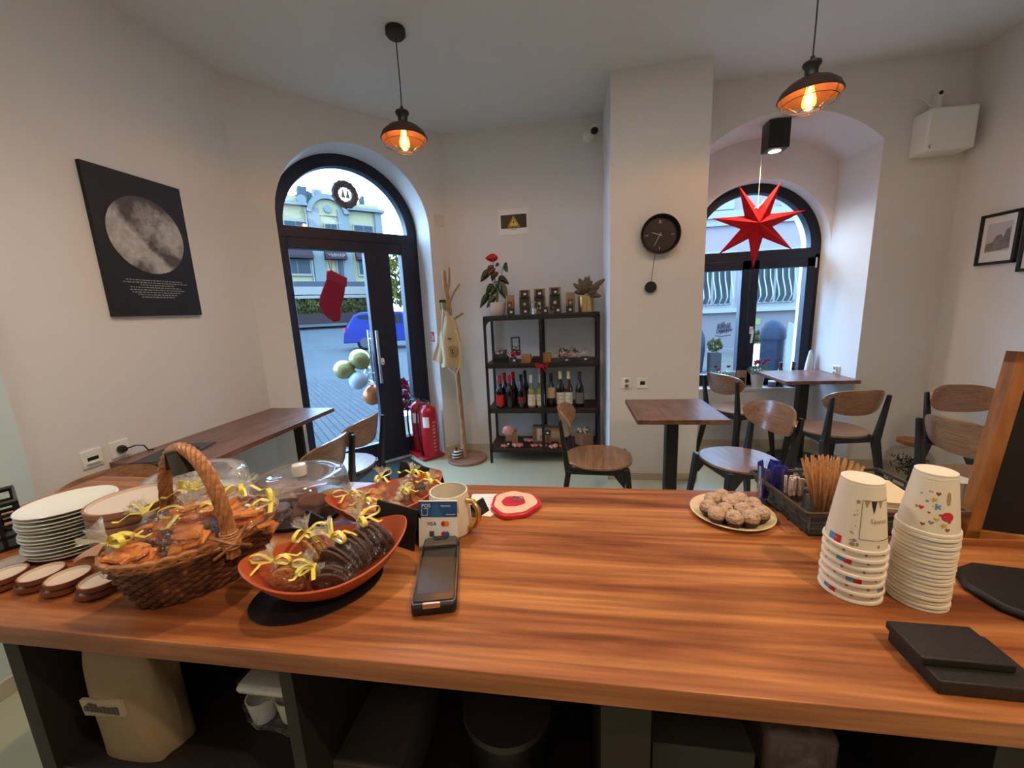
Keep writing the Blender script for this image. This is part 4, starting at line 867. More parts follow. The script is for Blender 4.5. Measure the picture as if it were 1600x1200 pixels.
bottle('black capped wine bottle behind the round red label', sxx(814.5), 3.57, z3, .325, .037, g_dark, capb, None, .2)
bottle('clear glass white wine bottle with ivory label, left one of two', sxx(826.5), 3.47, z3, .30, .036, g_pale, capw, lab_w, .24, deco=capb)
bottle('clear glass white wine bottle with ivory label, right one beside the middle post', sxx(841.5), 3.475, z3, .30, .036, g_pale, capw, lab_w, .24, deco=capb)
for u in (826.5, 841.5):
    o = [o for o in C.objects if o.name.startswith('wine_bottle') and abs(o.location.x-sxx(u)) < .001][0]; m = MB(wine_y); m.lathe([(0, .004), (.032, .004), (.033, .15), (.028, .17), (0, .18)], 20); m.build('wine', o)
bottle('squat dark bottle with tan square label right of the middle post', sxx(859), 3.50, z3, .305, .038, g_dark, capb, lab_tan, .25, lz=(.28, .60))
bottle('cream capped bottle with ivory olive branch label, left one of two', sxx(874), 3.50, z3, .325, .036, g_green, capc, lab_w, .22, deco=olv)
bottle('cream capped brownish bottle with ivory olive branch label, right one of two', sxx(887.5), 3.50, z3, .325, .036, g_amber, capc, lab_w, .22, deco=olv)
bottle('dark sparkling wine bottle with grey label at the right end of the shelf', sxx(905.5), 3.50, z3, .315, .038, g_green, mat('foil_grey', srgb(60, 58, 56), .35, .5), lab_g, .34, lz=(.1, .42))
# ---- lowest shelf ----
z4 = ZS['low']; kb2 = mat('kraft_box', srgb(142, 112, 88), .8); pk = mat('pink_bag', srgb(186, 96, 112), .6, var=.4, vscale=40, vcol=srgb(220, 190, 186)); rd2 = mat('red_sweet', srgb(170, 40, 56), .5, var=.5, vscale=50, vcol=srgb(222, 170, 170))
t = thing('gift_box', 'kraft gift box with pink paper at the left of the lowest shelf', 'box', (sxx(788), 3.53, z4), R_(12)); m = MB(kb2)
m.box(-.055, .055, -.045, .045, 0, .13); m.build('box_body', t); m = MB(pk); crumple(m, (-.03, -.02, .14), .05, .045, .05, 6); m.build('tissue', t, smooth=False)
t = thing('gift_box', 'kraft board box with white bow pattern in the middle of the lowest shelf', 'box', (sxx(838), 3.62, z4)); MB(kb2).box(-.075, .075, -.04, .04, 0, .155).build('box_body', t); m = MB(lab_w); m.box(-.035, .045, -.042, -.04, .02, .14); m.build('front_panel', t); m = MB(rd2); m.ball(.02, (.01, -.042, .06), 10, 8, sy=.3); m.build('motif', t)
t = thing('gift_box', 'kraft box with printed panel right of the middle post, lowest shelf', 'box', (sxx(865), 3.60, z4)); MB(kb2).box(-.07, .07, -.04, .04, 0, .15).build('box_body', t); m = MB(lab_tan); m.box(-.045, .045, -.042, -.04, .05, .12); m.build('front_panel', t)
t = thing('gift_box', 'square kraft gift box with dried white flowers at the right of the lowest shelf', 'box', (sxx(912), 3.56, z4), R_(38)); MB(kb2).box(-.06, .06, -.06, .06, 0, .11).build('box_body', t); m = MB(whit)
rg = random.Random(2)
for i in range(9): m.ball(.014, (rg.uniform(-.05, .04), rg.uniform(-.05, .04), .12+rg.uniform(0, .03)), 8, 6)
m.build('flowers', t); m = MB(dgr); blob('x', m, (0, 0, .13), .06, .06, .03, 50, .012, 3); m.build('greenery', t, smooth=False)
price_card('black price card at the left end of the lowest shelf', sxx(784)-.008, 3.465, z4, 0, .08, .05)
price_card('black price card clipped on the middle post over the lowest shelf', sxx(851), 3.40, z4+.135, 0, .07, .04)
price_card('black price card right of the middle post, lowest shelf', sxx(861)+.012, 3.45, z4, 0, .065, .055)
for i, (u, y, w, mm, lb_) in enumerate(((777, 3.445, .06, rd2, 'red and white sweet packet, leftmost at the front of the lowest shelf'), (800, 3.45, .09, rd2, 'red and white sweet packet in front of the pink gift box'), (815, 3.60, .08, pk, 'pink sweet packet lying behind the front row, lowest shelf'), (829, 3.46, .065, rd2, 'round red sweet packet left of the middle post'), (843, 3.46, .065, rd2, 'round red sweet packet touching the middle post'), (861, 3.432, .075, pk, 'pale pink sweet packet below the price card'), (876, 3.45, .06, mat('orange_pack', srgb(206, 84, 50), .5, var=.4, vscale=40), 'orange red sweet packet by the chair back, lowest shelf'))):
    t = thing('sweet_packet', lb_, 'sweets', (sxx(u), y, z4+.001), R_(i*17 % 30-15), 'small sweet packets on the lowest shelf'); m = MB(mm)
    for k in range(5): m.ball(w*.2, ((k-2)*w*.2, .01*(-1)**k, w*.2), 10, 8)
    m.build('contents', t); m = MB(film); crumple(m, (0, 0, w*.27), w*.52, w*.34, w*.27, i+50, 14, 6); m.build('wrapping', t, smooth=False)

# ================= COAT RACK =================
birch = wood('birch_pole', srgb(158, 116, 86), srgb(176, 134, 100), srgb(190, 150, 116), (20, 20, 2), .5); disc_w = wood('rack_base_wood', srgb(142, 100, 78), srgb(156, 114, 92), srgb(166, 124, 100), (3, 14, 14), .5)
cr_ = thing('coat_rack', 'wooden coat rack with round base and branch hooks beside the shelf unit', 'coat rack', (-1.005, 3.51, 0))
MB(disc_w).lathe([(0, 0), (.185, 0), (.19, .006), (.19, .02), (.183, .026), (0, .026)], 48).build('base', cr_)
m = MB(birch); m.tube([(-.015, -.01, .02), (-.03, -.01, .6), (-.05, -.01, 1.1), (-.075, -.01, 1.45), (-.095, -.01, 1.62), (-.10, -.01, 1.77)], [.023, .022, .021, .022, .021, .017], 14); m.build('pole', cr_)
for pts_ in ([(-.085, -.01, 1.58), (-.055, -.015, 1.66), (-.045, -.02, 1.79)], [(-.075, -.01, 1.48), (-.02, -.03, 1.57), (.045, -.04, 1.645)], [(-.065, -.01, 1.33), (.0, -.03, 1.36), (.06, -.04, 1.39)], [(-.07, -.01, 1.40), (-.11, -.03, 1.45), (-.135, -.04, 1.50)]):
    m = MB(birch); m.tube(pts_, [.014, .011, .010], 10); m.build('branch_hook', cr_)
# hanging cotton bag
cot = mat('cotton_cream', srgb(196, 178, 142), .9, bump=.25, bscale=90)
tb = thing('tote_bag', 'cream cotton bag with round printed motif hanging on the coat rack', 'bag', (-1.07, 3.43, 1.15))
def tot(u, v):
    x = -.10+.22*u; z = .24-.48*v; tp = 1-v; w = .35+.65*min(1, v*2.2); x = (x-.01)*w+.0
    return (x+.01*sin(v*9), -.02+.03*sin(u*9+v*2)*(.4+v)-.03*sin(PI*u), z+.015*sin(u*5))
m = MB(cot); m.grid(tot, 18, 16, .012); m.build('bag_body', tb, angle=70)
def flap(u, v): return (-.02-.12*u*v-.05*v, .0-.02*sin(u*6), .22-.42*v+.03*u*v)
m = MB(cot); m.grid(flap, 8, 12, .006); m.build('bag_fold', tb, angle=70)
m = MB(mat('cotton_light', srgb(222, 212, 190), .85)); m.tube([(-.03, -.04, .28), (-.05, -.06, .1), (-.045, -.06, -.1), (-.01, -.06, -.24), (.045, -.06, -.30), (.09, -.05, -.22), (.10, -.04, -.05), (.07, -.03, .1)], .008, 6, flat=.4); m.tube([(-.05, -.01, .34), (-.03, -.03, .22)], .008, 6, flat=.4); m.build('strap', tb)
m = MB(mat('print_brown', srgb(120, 96, 84), .8)); M_ = Tr(.035, -.058, -.09) @ MYf
for r in (.05, .036, .02): m.lathe([(r-.0025, 0), (r, .003), (r+.0025, 0)], 32, M=M_)
m.use(blackp); m.box(.032, .04, -.065, -.06, -.11, -.07); m.box(.0, .03, -.062, -.055, .02, .03); m.build('motif', tb)
t = thing('key_box', 'small green box with dark cap hanging on the wall behind the coat rack', 'box', (-1.115, 3.44, 1.47)); MB(mat('green_film', srgb(120, 150, 90), .4)).box(-.022, .022, -.02, .02, -.045, .02).build('box_body', t); MB(blackp).box(-.024, .024, -.022, .022, .02, .045).build('cap', t)
tag(t, 'small green box with black cap hanging from the coat rack', 'box')
# striped ceramic pots
stw = mat('glaze_white', srgb(214, 208, 200), .3); stb = mat('glaze_black', srgb(24, 22, 24), .3)
for lb_, x, y, s_ in (('striped black and white ceramic pot on the rack base, front one', -1.095, 3.47, 1), ('striped black and white ceramic pot on the rack base, the one behind', -1.06, 3.585, .9)):
    t = thing('striped_pot', lb_, 'pot', (x, y, .026), 0, 'striped ceramic pots on the coat rack base'); m = MB(stb); zz = [0, .014, .028, .042, .056, .066]; rr = [.036, .044, .046, .045, .042, .03]
    for i in range(5): m.use(stb if i % 2 == 0 else stw); m.lathe([(rr[i]*s_, zz[i]*s_), (rr[i+1]*s_, zz[i+1]*s_)], 24)
    m.use(stw); m.lathe([(.03*s_, .066*s_), (.012*s_, .076*s_)], 24); m.build('jar_body', t); m = MB(stb); m.lathe([(.012*s_, .076*s_), (.007, .08), (.007, .108), (0, .11)], 12); m.build('neck', t)
# ================= EXTINGUISHERS =================
exr = mat('extinguisher_red', srgb(176, 16, 34), .28, coat=.4)
es = thing('extinguisher_stand', 'flat red metal stand on the floor under the extinguishers', 'stand', (-1.455, 3.615, 0), R_(47)); 
m = MB(exr); m.box(-.115, .115, -.17, .19, .012, .035); m.use(blackp); m.box(-.10, .10, -.15, .17, 0, .012); m.build('plate', es, bevel=.004)
def extinguisher(label, x, y, rz, h=.44):
    t = thing('fire_extinguisher', label, 'fire extinguisher', (x, y, .036), rz, 'red fire extinguishers by the door')
    m = MB(exr); m.lathe([(0, 0), (.072, 0), (.080, .008), (.080, h), (.074, h+.035), (.05, h+.062), (.022, h+.075), (0, h+.075)], 32); m.build('cylinder', t)
    m = MB(steel); m.cyl(.018, h+.07, h+.10, 14); m.cyl(.012, 0, .03, 12, M=Tr(0, -.02, h+.09, 0, PI/2)); m.build('valve', t)
    m = MB(blackp); m.bar((0, .02, h+.10), (0, -.10, h+.15), .02, .016, .01, .006, (1, 0, 0)); m.bar((0, .02, h+.095), (0, -.10, h+.10), .02, .016, .01, .006, (1, 0, 0)); m.build('handle', t)
    m = MB(blackp); m.tube([(-.02, 0, h+.09), (-.07, -.02, h+.085), (-.105, -.03, h+.02), (-.11, -.04, h-.12), (-.10, -.05, .18), (-.085, -.055, .12), (-.07, -.06, .05)], .009, 8); m.lathe([(.009, 0), (.016, -.05), (0, -.05)], 12, M=Tr(-.07, -.062, .06)); m.build('hose', t)
    m = MB(white); m.lathe([(.0806, h*.68), (.0806, h*.92)], 10, a0=-PI*.62, a1=-PI*.36); m.build('label', t)
    m = MB(mat('print_pale', srgb(206, 150, 150), .5)); rg = random.Random(3)
    for k in range(9): z = .05+k*.035; a = -PI*.24; m.lathe([(.0806, z), (.0806, z+rg.uniform(.010, .02))], 6, a0=a, a1=a+rg.uniform(.25, .55))
    m.build('printed_text', t); return t
extinguisher('red fire extinguisher nearer the coat rack, white label and hose toward us', -1.375, 3.545, R_(-4), .43)
extinguisher('red fire extinguisher deeper in the door recess, behind the other', -1.535, 3.70, R_(-8), .43)
# door mat
mt = thing('door_mat', 'dark ribbed entrance mat with metal edge inside the door', 'mat', (0, 0, 0)); MM_ = Matrix(((Dx, Nx, 0, OX), (Dy, Ny, 0, OY), (0, 0, 1, 0), (0, 0, 0, 1)))
MB(mat('mat_dark', srgb(34, 46, 42), .95, bump=1, bscale=300)).box(.28, 1.12, -.42, .14, .0, .008, MM_).build('pile', mt); m = MB(steel); m.box(.26, 1.14, .14, .165, 0, .012, MM_); m.build('metal_edge', mt)
m = MB(mat('mat_print', srgb(150, 120, 150), .9)); m.prism([(.62, -.33), (.70, -.36), (.78, -.30), (.70, -.25)], .0081, .0087, MM_); m.prism([(.5, -.30), (.56, -.34), (.58, -.24)], .0081, .0087, MM_); m.build('print', mt)
# big jar in the right corner
t = thing('storage_jar', 'large glass jar with cork lid full of dark dried twigs in the right corner', 'jar', (2.55, 3.26, 0))
m = MB(glass); m.lathe([(0, .003), (.13, .003), (.14, .03), (.14, .17), (.11, .22), (.06, .245), (.055, .27)], 32); m.build('glass_body', t)
m = MB(mat('cork', srgb(150, 100, 62), .8, var=.4, vscale=60)); m.lathe([(0, .265), (.05, .265), (.052, .275), (.085, .28), (.085, .305), (0, .307)], 28); m.build('cork_lid', t)
m = MB(mat('dark_twigs', srgb(40, 32, 28), .9)); rg = random.Random(8)
for i in range(90): a = rg.uniform(0, 2*PI); r = rg.uniform(0, .10); z = rg.uniform(.02, .17); m.tube([(r*cos(a), r*sin(a), z), (r*cos(a)+rg.uniform(-.03, .03), r*sin(a)+rg.uniform(-.03, .03), z+rg.uniform(-.02, .04))], .004, 4)
m.build('twigs', t)
# ================= ON THE NICHE SILL =================
zs_ = .58; cycr = mat('cyclamen_red', srgb(170, 14, 36), .5); cycg = mat('cyclamen_leaf', srgb(90, 120, 96), .5, var=.5, vscale=40, vcol=srgb(150, 176, 160))
def flowers(label, x, y, z, pot, r, h, nfl, seed, spread):
    t = thing('potted_flower', label, 'plant', (x, y, z)); MB(pot).lathe([(0, 0), (r*.72, 0), (r, h), (r*.9, h), (r*.85, h*.85), (0, h*.85)], 28).build('pot', t)
    m = MB(cycg); blob('c', m, (0, 0, h+spread*.35), spread, spread*.8, spread*.4, 150, spread*.22, seed); m.build('leaves', t, smooth=False)
    rg = random.Random(seed); m = MB(cycr); 
    for i in range(nfl):
        c = (rg.uniform(-.9, .9)*spread, rg.uniform(-.5, .3)*spread, h+spread*rg.uniform(.8, 1.25))
        for k in range(5): a = k*2*PI/5; leaf(m, c, (c[0]+.02*cos(a), c[1]+.02*sin(a), c[2]+.018), .02, .3)
    m.build('blooms', t); return t
flowers('red cyclamen in a white pot on the window sill', 1.755, 3.995, zs_, white, .062, .125, 9, 61, .10)
flowers('small red flowered plant at the left of the window sill', 1.42, 4.0, zs_, mat('grey_pot', srgb(120, 130, 140), .5), .04, .09, 3, 62, .085)
t = thing('coffee_cup', 'grey white cylinder pot beside the small red flowers on the sill', 'pot', (1.53, 4.03, zs_)); MB(mat('pot_grey_white', srgb(196, 200, 206), .4)).lathe([(0, 0), (.035, 0), (.04, .15), (.036, .15), (.034, .13), (0, .13)], 24).build('pot', t)
t = thing('coffee_bag', 'small kraft coffee bag with dark window on the window sill', 'bag', (1.605, 3.975, zs_), R_(-6)); m = MB(kraft)
def kb3(u, v): a = 2*PI*u; k = 1-.8*v**3; return (.042*math.copysign(abs(cos(a))**.4, cos(a)), .03*k*math.copysign(abs(sin(a))**.5, sin(a)), v*.165)
m.grid(kb3, 24, 8); m.build('pouch', t, angle=60); m = MB(kdark); m.box(-.022, .022, -.0335, -.029, .04, .10); m.build('window', t)
t = thing('candle_tin', 'small mauve candle on the window sill', 'candle', (1.885, 3.99, zs_)); m = MB(mat('mauve', srgb(150, 120, 160), .5)); m.cyl(.032, 0, .045, 24); m.build('tin', t); m = MB(whitep); m.cyl(.033, .045, .055, 24); m.build('lid', t)
for lb_, x in (('dark wine bottle with red capsule on the sill, left one behind the niche table', 1.955), ('dark wine bottle with red capsule on the sill, right one behind the niche table', 2.065)):
    bottle(lb_, x, 4.0, zs_, .23 if x < 2 else .235, .036, g_dark, mat('capsule_plum', srgb(110, 20, 50), .4), lab_w if x > 2 else None, .3, grp='wine bottles on the window sill')
t = thing('cone_ornament', 'white felt cone standing at the right end of the window sill', 'ornament', (2.19, 3.985, zs_)); m = MB(whit); m.lathe([(0, 0), (.045, 0), (.048, .06), (.03, .22), (.012, .33), (0, .345)], 20); m.build('cone', t)
ORD = ['lowest', 'second', 'third', 'fourth', 'fifth', 'sixth', 'seventh', 'eighth', 'ninth', 'tenth', 'eleventh', 'twelfth', 'thirteenth', 'fourteenth', 'fifteenth', 'sixteenth', 'seventeenth', 'eighteenth', 'nineteenth', 'twentieth']
# ================= COUNTER =================
ct = thing('counter', 'long walnut topped serving counter with open dark shelves facing us', 'counter', (0, .755, 0))
dcar = mat('carcass_dark', srgb(30, 21, 20), .6, var=.2, vscale=6)
MB(counter_w).box(-1.60, 1.75, -.297, .30, .864, .90).build('worktop', ct, bevel=.0015)
for x0, x1 in ((-1.04, -1.005), (-.478, -.455), (.035, .105), (.52, .56), (1.2, 1.235)): MB(dcar).box(x0, x1, -.275, .27, .0, .864).build('divider_panel', ct)
MB(dcar).box(-1.04, 1.235, .25, .275, .05, .864).build('back_panel', ct)
for x0, x1, z in ((-1.005, -.478, .555), (-.455, .035, .45), (.105, .52, .55), (.56, 1.2, .55), (-1.005, 1.2, .08)): MB(dcar).box(x0, x1, -.268, .25, z-.02, z).build('inner_shelf', ct)
# stored things under the counter
t = thing('paper_sack', 'big cream paper sack with printed band on the left shelf under the counter', 'sack', (-.875, .552, .556)); m = MB(mat('sack_cream', srgb(140, 120, 92), .8, bump=.5, bscale=14))
def sk(u, v): a = 2*PI*u; k = 1-.25*max(0, v-.75)*4; return ((.078+.007*sin(5*a+6*v))*math.copysign(abs(cos(a))**.7, cos(a)), .048*k*math.copysign(abs(sin(a))**.7, sin(a))*(1+.1*sin(7*v+a)), v*.285)
m.grid(sk, 32, 14); m.build('sack_body', t, angle=70)
m = MB(mat('sack_band', srgb(160, 148, 128), .7)); m.bar((-.062, -.0495, .13), (.035, -.0515, .142), .034, .034, .006, .006, (0, 0, 1)); m.build('printed_band', t)
m = MB(mat('ink', srgb(70, 60, 56), .7)); rg = random.Random(1)
for i in range(8): x = -.052+i*.010; m.box(x, x+.008, -.056, -.052, .128, .128+rg.uniform(.008, .018))
m.build('band_print', t)
t = thing('plastic_packet', 'clear plastic packet of white cups on the left shelf under the counter', 'packet', (-.60, .615, .556)); m = MB(whitep); 
for i in range(3): m.lathe([(0, .01), (.022, .01), (.03, .065), (.028, .065), (.02, .02)], 20, c=((i-1)*.062, .008*i, 0))
m.build('cups', t); m = MB(film); crumple(m, (0, .005, .04), .10, .055, .04, 71, 20, 8); m.build('wrapping', t, smooth=False)
t = thing('plastic_packet', 'flat shiny plastic wrapped tray above the white cups under the counter', 'packet', (-.615, .63, .64)); m = MB(whitep); m.box(-.085, .085, -.04, .04, 0, .02); m.build('tray', t, bevel=.01); m = MB(film); crumple(m, (0, 0, .012), .10, .05, .018, 73, 20, 6); m.build('wrapping', t, smooth=False)
m = MB(mat('grey_carton', srgb(62, 58, 55), .8)); m.box(-.08, .08, -.12, .10, 0, .125); o = m.build('carton', bevel=.002); o.location = (-.405, .66, .451); tag(o, 'grey carton on the middle shelf under the counter', 'box')
t = thing('storage_tub', 'dark round lidded tub on the middle shelf under the counter', 'tub', (-.14, .66, .451)); MB(blackp).cyl(.075, 0, .15, 32, r2=.085).build('tub', t); MB(mat('tub_lid', srgb(54, 46, 48), .4)).cyl(.09, .15, .165, 32).build('lid', t)
t = thing('paper_roll', 'white paper roll standing behind the tub under the counter', 'roll', (-.20, .88, .451)); m = MB(white); m.lathe([(.02, 0), (.05, 0), (.05, .22), (.02, .22), (.02, 0)], 28); m.build('roll', t)
m = MB(mat('grey_carton2', srgb(60, 60, 54), .7)); m.box(-.09, .07, -.11, .11, 0, .13); o = m.build('carton', bevel=.002); o.location = (.215, .67, .551); tag(o, 'olive grey carton on the right shelf under the counter', 'box')
t = thing('plastic_packet', 'shiny clear packet on the right shelf under the counter', 'packet', (.39, .68, .551)); m = MB(mat('pack_content', srgb(120, 104, 96), .6)); m.box(-.06, .06, -.06, .06, .002, .10); m.build('contents', t, bevel=.01); m = MB(film); crumple(m, (0, 0, .06), .085, .08, .06, 75, 18, 8); m.build('wrapping', t, smooth=False)

CZ = .90
# ---- plates ----
plw = mat('porcelain_white', srgb(226, 226, 214), .18)
def plate_mesh(r, m_, edge=None):
    m = MB(m_); m.lathe([(0, 0), (r*.62, 0), (r*.70, .0035), (r, .011), (r*1.005, .0125), (r*.99, .0135), (r*.72, .006), (r*.60, .0035), (0, .0035)], 48); return m
p0 = None
for i in range(13):
    z = CZ+.0005+i*.0082
    if i == 0: p0 = plate_mesh(.083, plw).build('dessert_plate'); o = p0
    else: o = dup(p0)
    o.location = (-1.15+.002*sin(i*2.1), .685+.002*cos(i*1.7), z)
    tag(o, 'small white plate on top of the tall white plate stack' if i == 12 else 'small white plate at the bottom of the tall white plate stack' if i == 0 else ORD[i]+' small white plate from the bottom of the tall white plate stack', 'plate', 'white plates stacked on the counter')
bw = wood('plate_rim_brown', srgb(140, 96, 76), srgb(160, 112, 88), srgb(178, 128, 104), (6, 6, 6), .45); gw = mat('glaze_greyish', srgb(214, 196, 180), .15)
def dish(r, h, rim=.1):
    m = MB(bw); m.lathe([(0, 0), (r*.86, 0), (r*.96, h*.25), (r, h*.65), (r*.985, h), (r*.93, h)], 48); m.use(gw); m.lathe([(r*.93, h), (r*.90, h*.72), (0, h*.70)], 48); return m
p0 = None
for i in range(7):
    if i == 0: p0 = dish(.082, .0215).build('stoneware_plate'); o = p0
    else: o = dup(p0)
    o.location = (-.982+.0025*sin(i*1.9), .695+.002*cos(i*2.3), CZ+.0005+i*.0163)
    tag(o, 'brown rimmed stoneware plate on top of its stack behind the basket' if i == 6 else 'brown rimmed stoneware plate lowest in its stack' if i == 0 else ORD[i]+' brown stoneware plate from the bottom of its stack behind the basket', 'plate', 'brown stoneware plates stacked on the counter')
brown = mat('saucer_brown', srgb(122, 66, 48), .35)
def coaster(r, h):
    m = MB(brown); m.lathe([(0, 0), (r*.8, 0), (r*.98, h*.3), (r, h), (r*.92, h)], 36); m.use(gw); m.lathe([(r*.92, h), (r*.86, h*.6), (0, h*.5)], 36); return m
c0 = coaster(.034, .013).build('small_dish')
spots = [((-.905, .552), 2, 'nearest the basket'), ((-.985, .553), 2, 'second from the basket'), ((-1.055, .557), 2, 'third from the basket'), ((-1.13, .545), 2, 'fourth from the basket'), ((-1.20, .60), 1, 'farthest left')]
first = True
for (x, y), n_, w_ in spots:
    for k in range(n_):
        o = c0 if first else dup(c0); first = False
        o.location = (x+(.004 if k else 0), y+(.003 if k else 0), CZ+.0005+k*.0135)
        tag(o, 'small brown dish, '+('single white glazed one' if n_ == 1 else ('upper of the pair' if k else 'lower of the pair'))+' '+w_, 'dish', 'small brown dishes in a row on the counter')
# black slotted crate at the left edge
ck = thing('slotted_crate', 'black slotted plastic crate at the left end of the counter', 'crate', (-1.397, .623, CZ), R_(62)); m = MB(blackp)
for y in (-.07, .07):
    for r in range(5): m.box(-.10, .10, y-.003, y+.003, r*.026, r*.026+.008)
    for c_ in range(8): x = -.10+c_*.0275; m.box(x, x+.007, y-.003, y+.003, 0, .11)
for x in (-.10, .10):
    for r in range(5): m.box(x-.003, x+.003, -.07, .07, r*.026, r*.026+.008)
    for c_ in range(6): y = -.07+c_*.027; m.box(x-.003, x+.003, y, y+.006, 0, .11)
m.box(-.10, .10, -.07, .07, 0, .004); m.build('lattice', ck); m = MB(blackp); m.tube([(-.1, -.07, .112), (.1, -.07, .112), (.1, .07, .112), (-.1, .07, .112)], .005, 6, closed=True); m.build('rim', ck)

# ---- wicker basket ----
wick = wood('wicker', srgb(66, 34, 22), srgb(100, 56, 34), srgb(150, 94, 60), (30, 30, 30), .45, detail=3)
wickl = wood('wicker_light', srgb(150, 90, 52), srgb(186, 122, 74), srgb(212, 150, 100), (30, 30, 30), .4, detail=3)
BX, BY, BA = -.733, .615, R_(60)
bk_ = thing('wicker_basket', 'brown wicker basket with twisted handle, filled with cellophane bags', 'basket', (BX, BY, CZ), BA)
m = MB(wick); rows = 13
for i in range(rows):
    z = .005+i*.0068; t_ = z/.095; a_ = .098+.036*t_**.8; b_ = .066+.031*t_**.8; ph = PI*(i % 2)
    pts_ = []
    for k in range(96):
        q = 2*PI*k/96; w_ = .0028*cos(24*q/2*1.0*2+ph); pts_.append(((a_+w_)*cos(q), (b_+w_)*sin(q), z+.0008*sin(24*q+ph)))
    m.tube(pts_, .0040, 5, closed=True)
for k in range(24):
    q = 2*PI*(k+.5)/24; m.tube([(.098*cos(q), .066*sin(q), .002), (.12*cos(q), .084*sin(q), .05), (.134*cos(q), .097*sin(q), .096)], .0028, 5)
m.build('woven_wall', bk_)
m = MB(wick); m.lathe([(0, .003), (1, .003)], 48, sx=.10, sy=.068); m.build('base', bk_)
m = MB(wickl)
for k in range(30):
    q0 = 2*PI*k/30; pts_ = []
    for j in range(7):
        q = q0+j*.075; u = j/6; rr = 1+.055*sin(PI*u)-.015; pts_.append((.134*rr*cos(q), .097*rr*sin(q), .090+.015*sin(PI*u)+.004*u))
    m.tube(pts_, .0046, 6)
m.tube([(.133*cos(2*PI*k/60), .096*sin(2*PI*k/60), .092) for k in range(60)], .004, 6, closed=True)
m.build('rim', bk_)
m = MB(wickl); AR = []
for i in range(61):
    a = PI*i/60; AR.append(Vector((.025*cos(a), -.098*cos(a)*(1+.10*sin(a)), .066+.202*sin(a)**.8)))
for s_ in range(6):
    pts_ = []
    for i, p in enumerate(AR):
        d = (AR[min(i+1, 60)]-AR[max(i-1, 0)]).normalized(); n1 = Vector((1, 0, 0)); n2 = d.cross(n1); q = i*.42+s_*PI/3; pts_.append(p+n1*.0075*cos(q)+n2*.0075*sin(q))
    m.tube(pts_, .0052, 6)
m.build('handle', bk_)
for sg in (-1, 1):
    m = MB(wickl)
    for k in range(7): z = .088+k*.0045; m.tube([(-sg*.0243+.014*cos(q*PI/6), sg*.102+.014*sin(q*PI/6)-sg*.002*k*.4, z) for q in range(12)], .0022, 5, closed=True)
    m.tube([(-.03-sg*.0243, sg*.10, .075), (-sg*.0243, sg*.118, .098), (.03-sg*.0243, sg*.10, .12)], .003, 5); m.tube([(.03-sg*.0243, sg*.10, .075), (-sg*.0243, sg*.119, .098), (-.03-sg*.0243, sg*.10, .12)], .003, 5); m.build('handle_binding', bk_)
t = thing('price_card', 'black folded card hung over the top of the basket handle', 'card', (-.73, .612, CZ+.262), BA+PI/2)
m = MB(pcard); m.bar((-.026, 0, -.034), (-.006, 0, .004), .05, .05, .0015, .0015, (0, 1, 0)); m.bar((.026, 0, -.034), (.006, 0, .004), .05, .05, .0015, .0015, (0, 1, 0)); m.bar((-.007, 0, .0045), (.007, 0, .0045), .05, .05, .0015, .0015, (0, 1, 0)); m.build('card', t)
o = MB(mat('kraft_napkin', srgb(196, 150, 120), .9)).grid(lambda u, v: (.06*(u-.5)*(1-v), -.05*v, .03+.008*sin(u*3)-.02*v*v), 6, 6, .001).build('paper_napkin', None); o.location = (-.83, .53, CZ+.082); o.rotation_euler = (0, 0, R_(-62)); tag(o, 'tan paper corner sticking out over the left end of the basket', 'paper')

# ---- cellophane treat bags ----
yel_r = mat('ribbon_yellow', srgb(238, 222, 92), .35, coat=.3)
ck_or = mat('cracker_orange', srgb(238, 156, 70), .7, var=.45, vscale=45, bump=.5, bscale=90, vcol=srgb(216, 122, 50)); ck_oat = mat('oat_cookie', srgb(204, 152, 84), .8, var=.5, vscale=60, bump=.8, bscale=110, vcol=srgb(130, 84, 40))
ck_choc = mat('choc_cookie', srgb(78, 44, 34), .55, var=.3, vscale=30, bump=.5, bscale=80); ck_pale = mat('butter_cookie', srgb(222, 164, 90), .7, var=.3, vscale=30, bump=.3, bscale=60, vcol=srgb(196, 120, 54)); ck_mix = mat('marbled_cookie', srgb(230, 190, 130), .6, var=.9, vscale=28, vcol=srgb(54, 30, 24))
ck_coc = mat('cocoa_cookie', srgb(112, 52, 36), .8, var=.35, vscale=40, bump=.8, bscale=70)
rgb_ = random.Random(77)
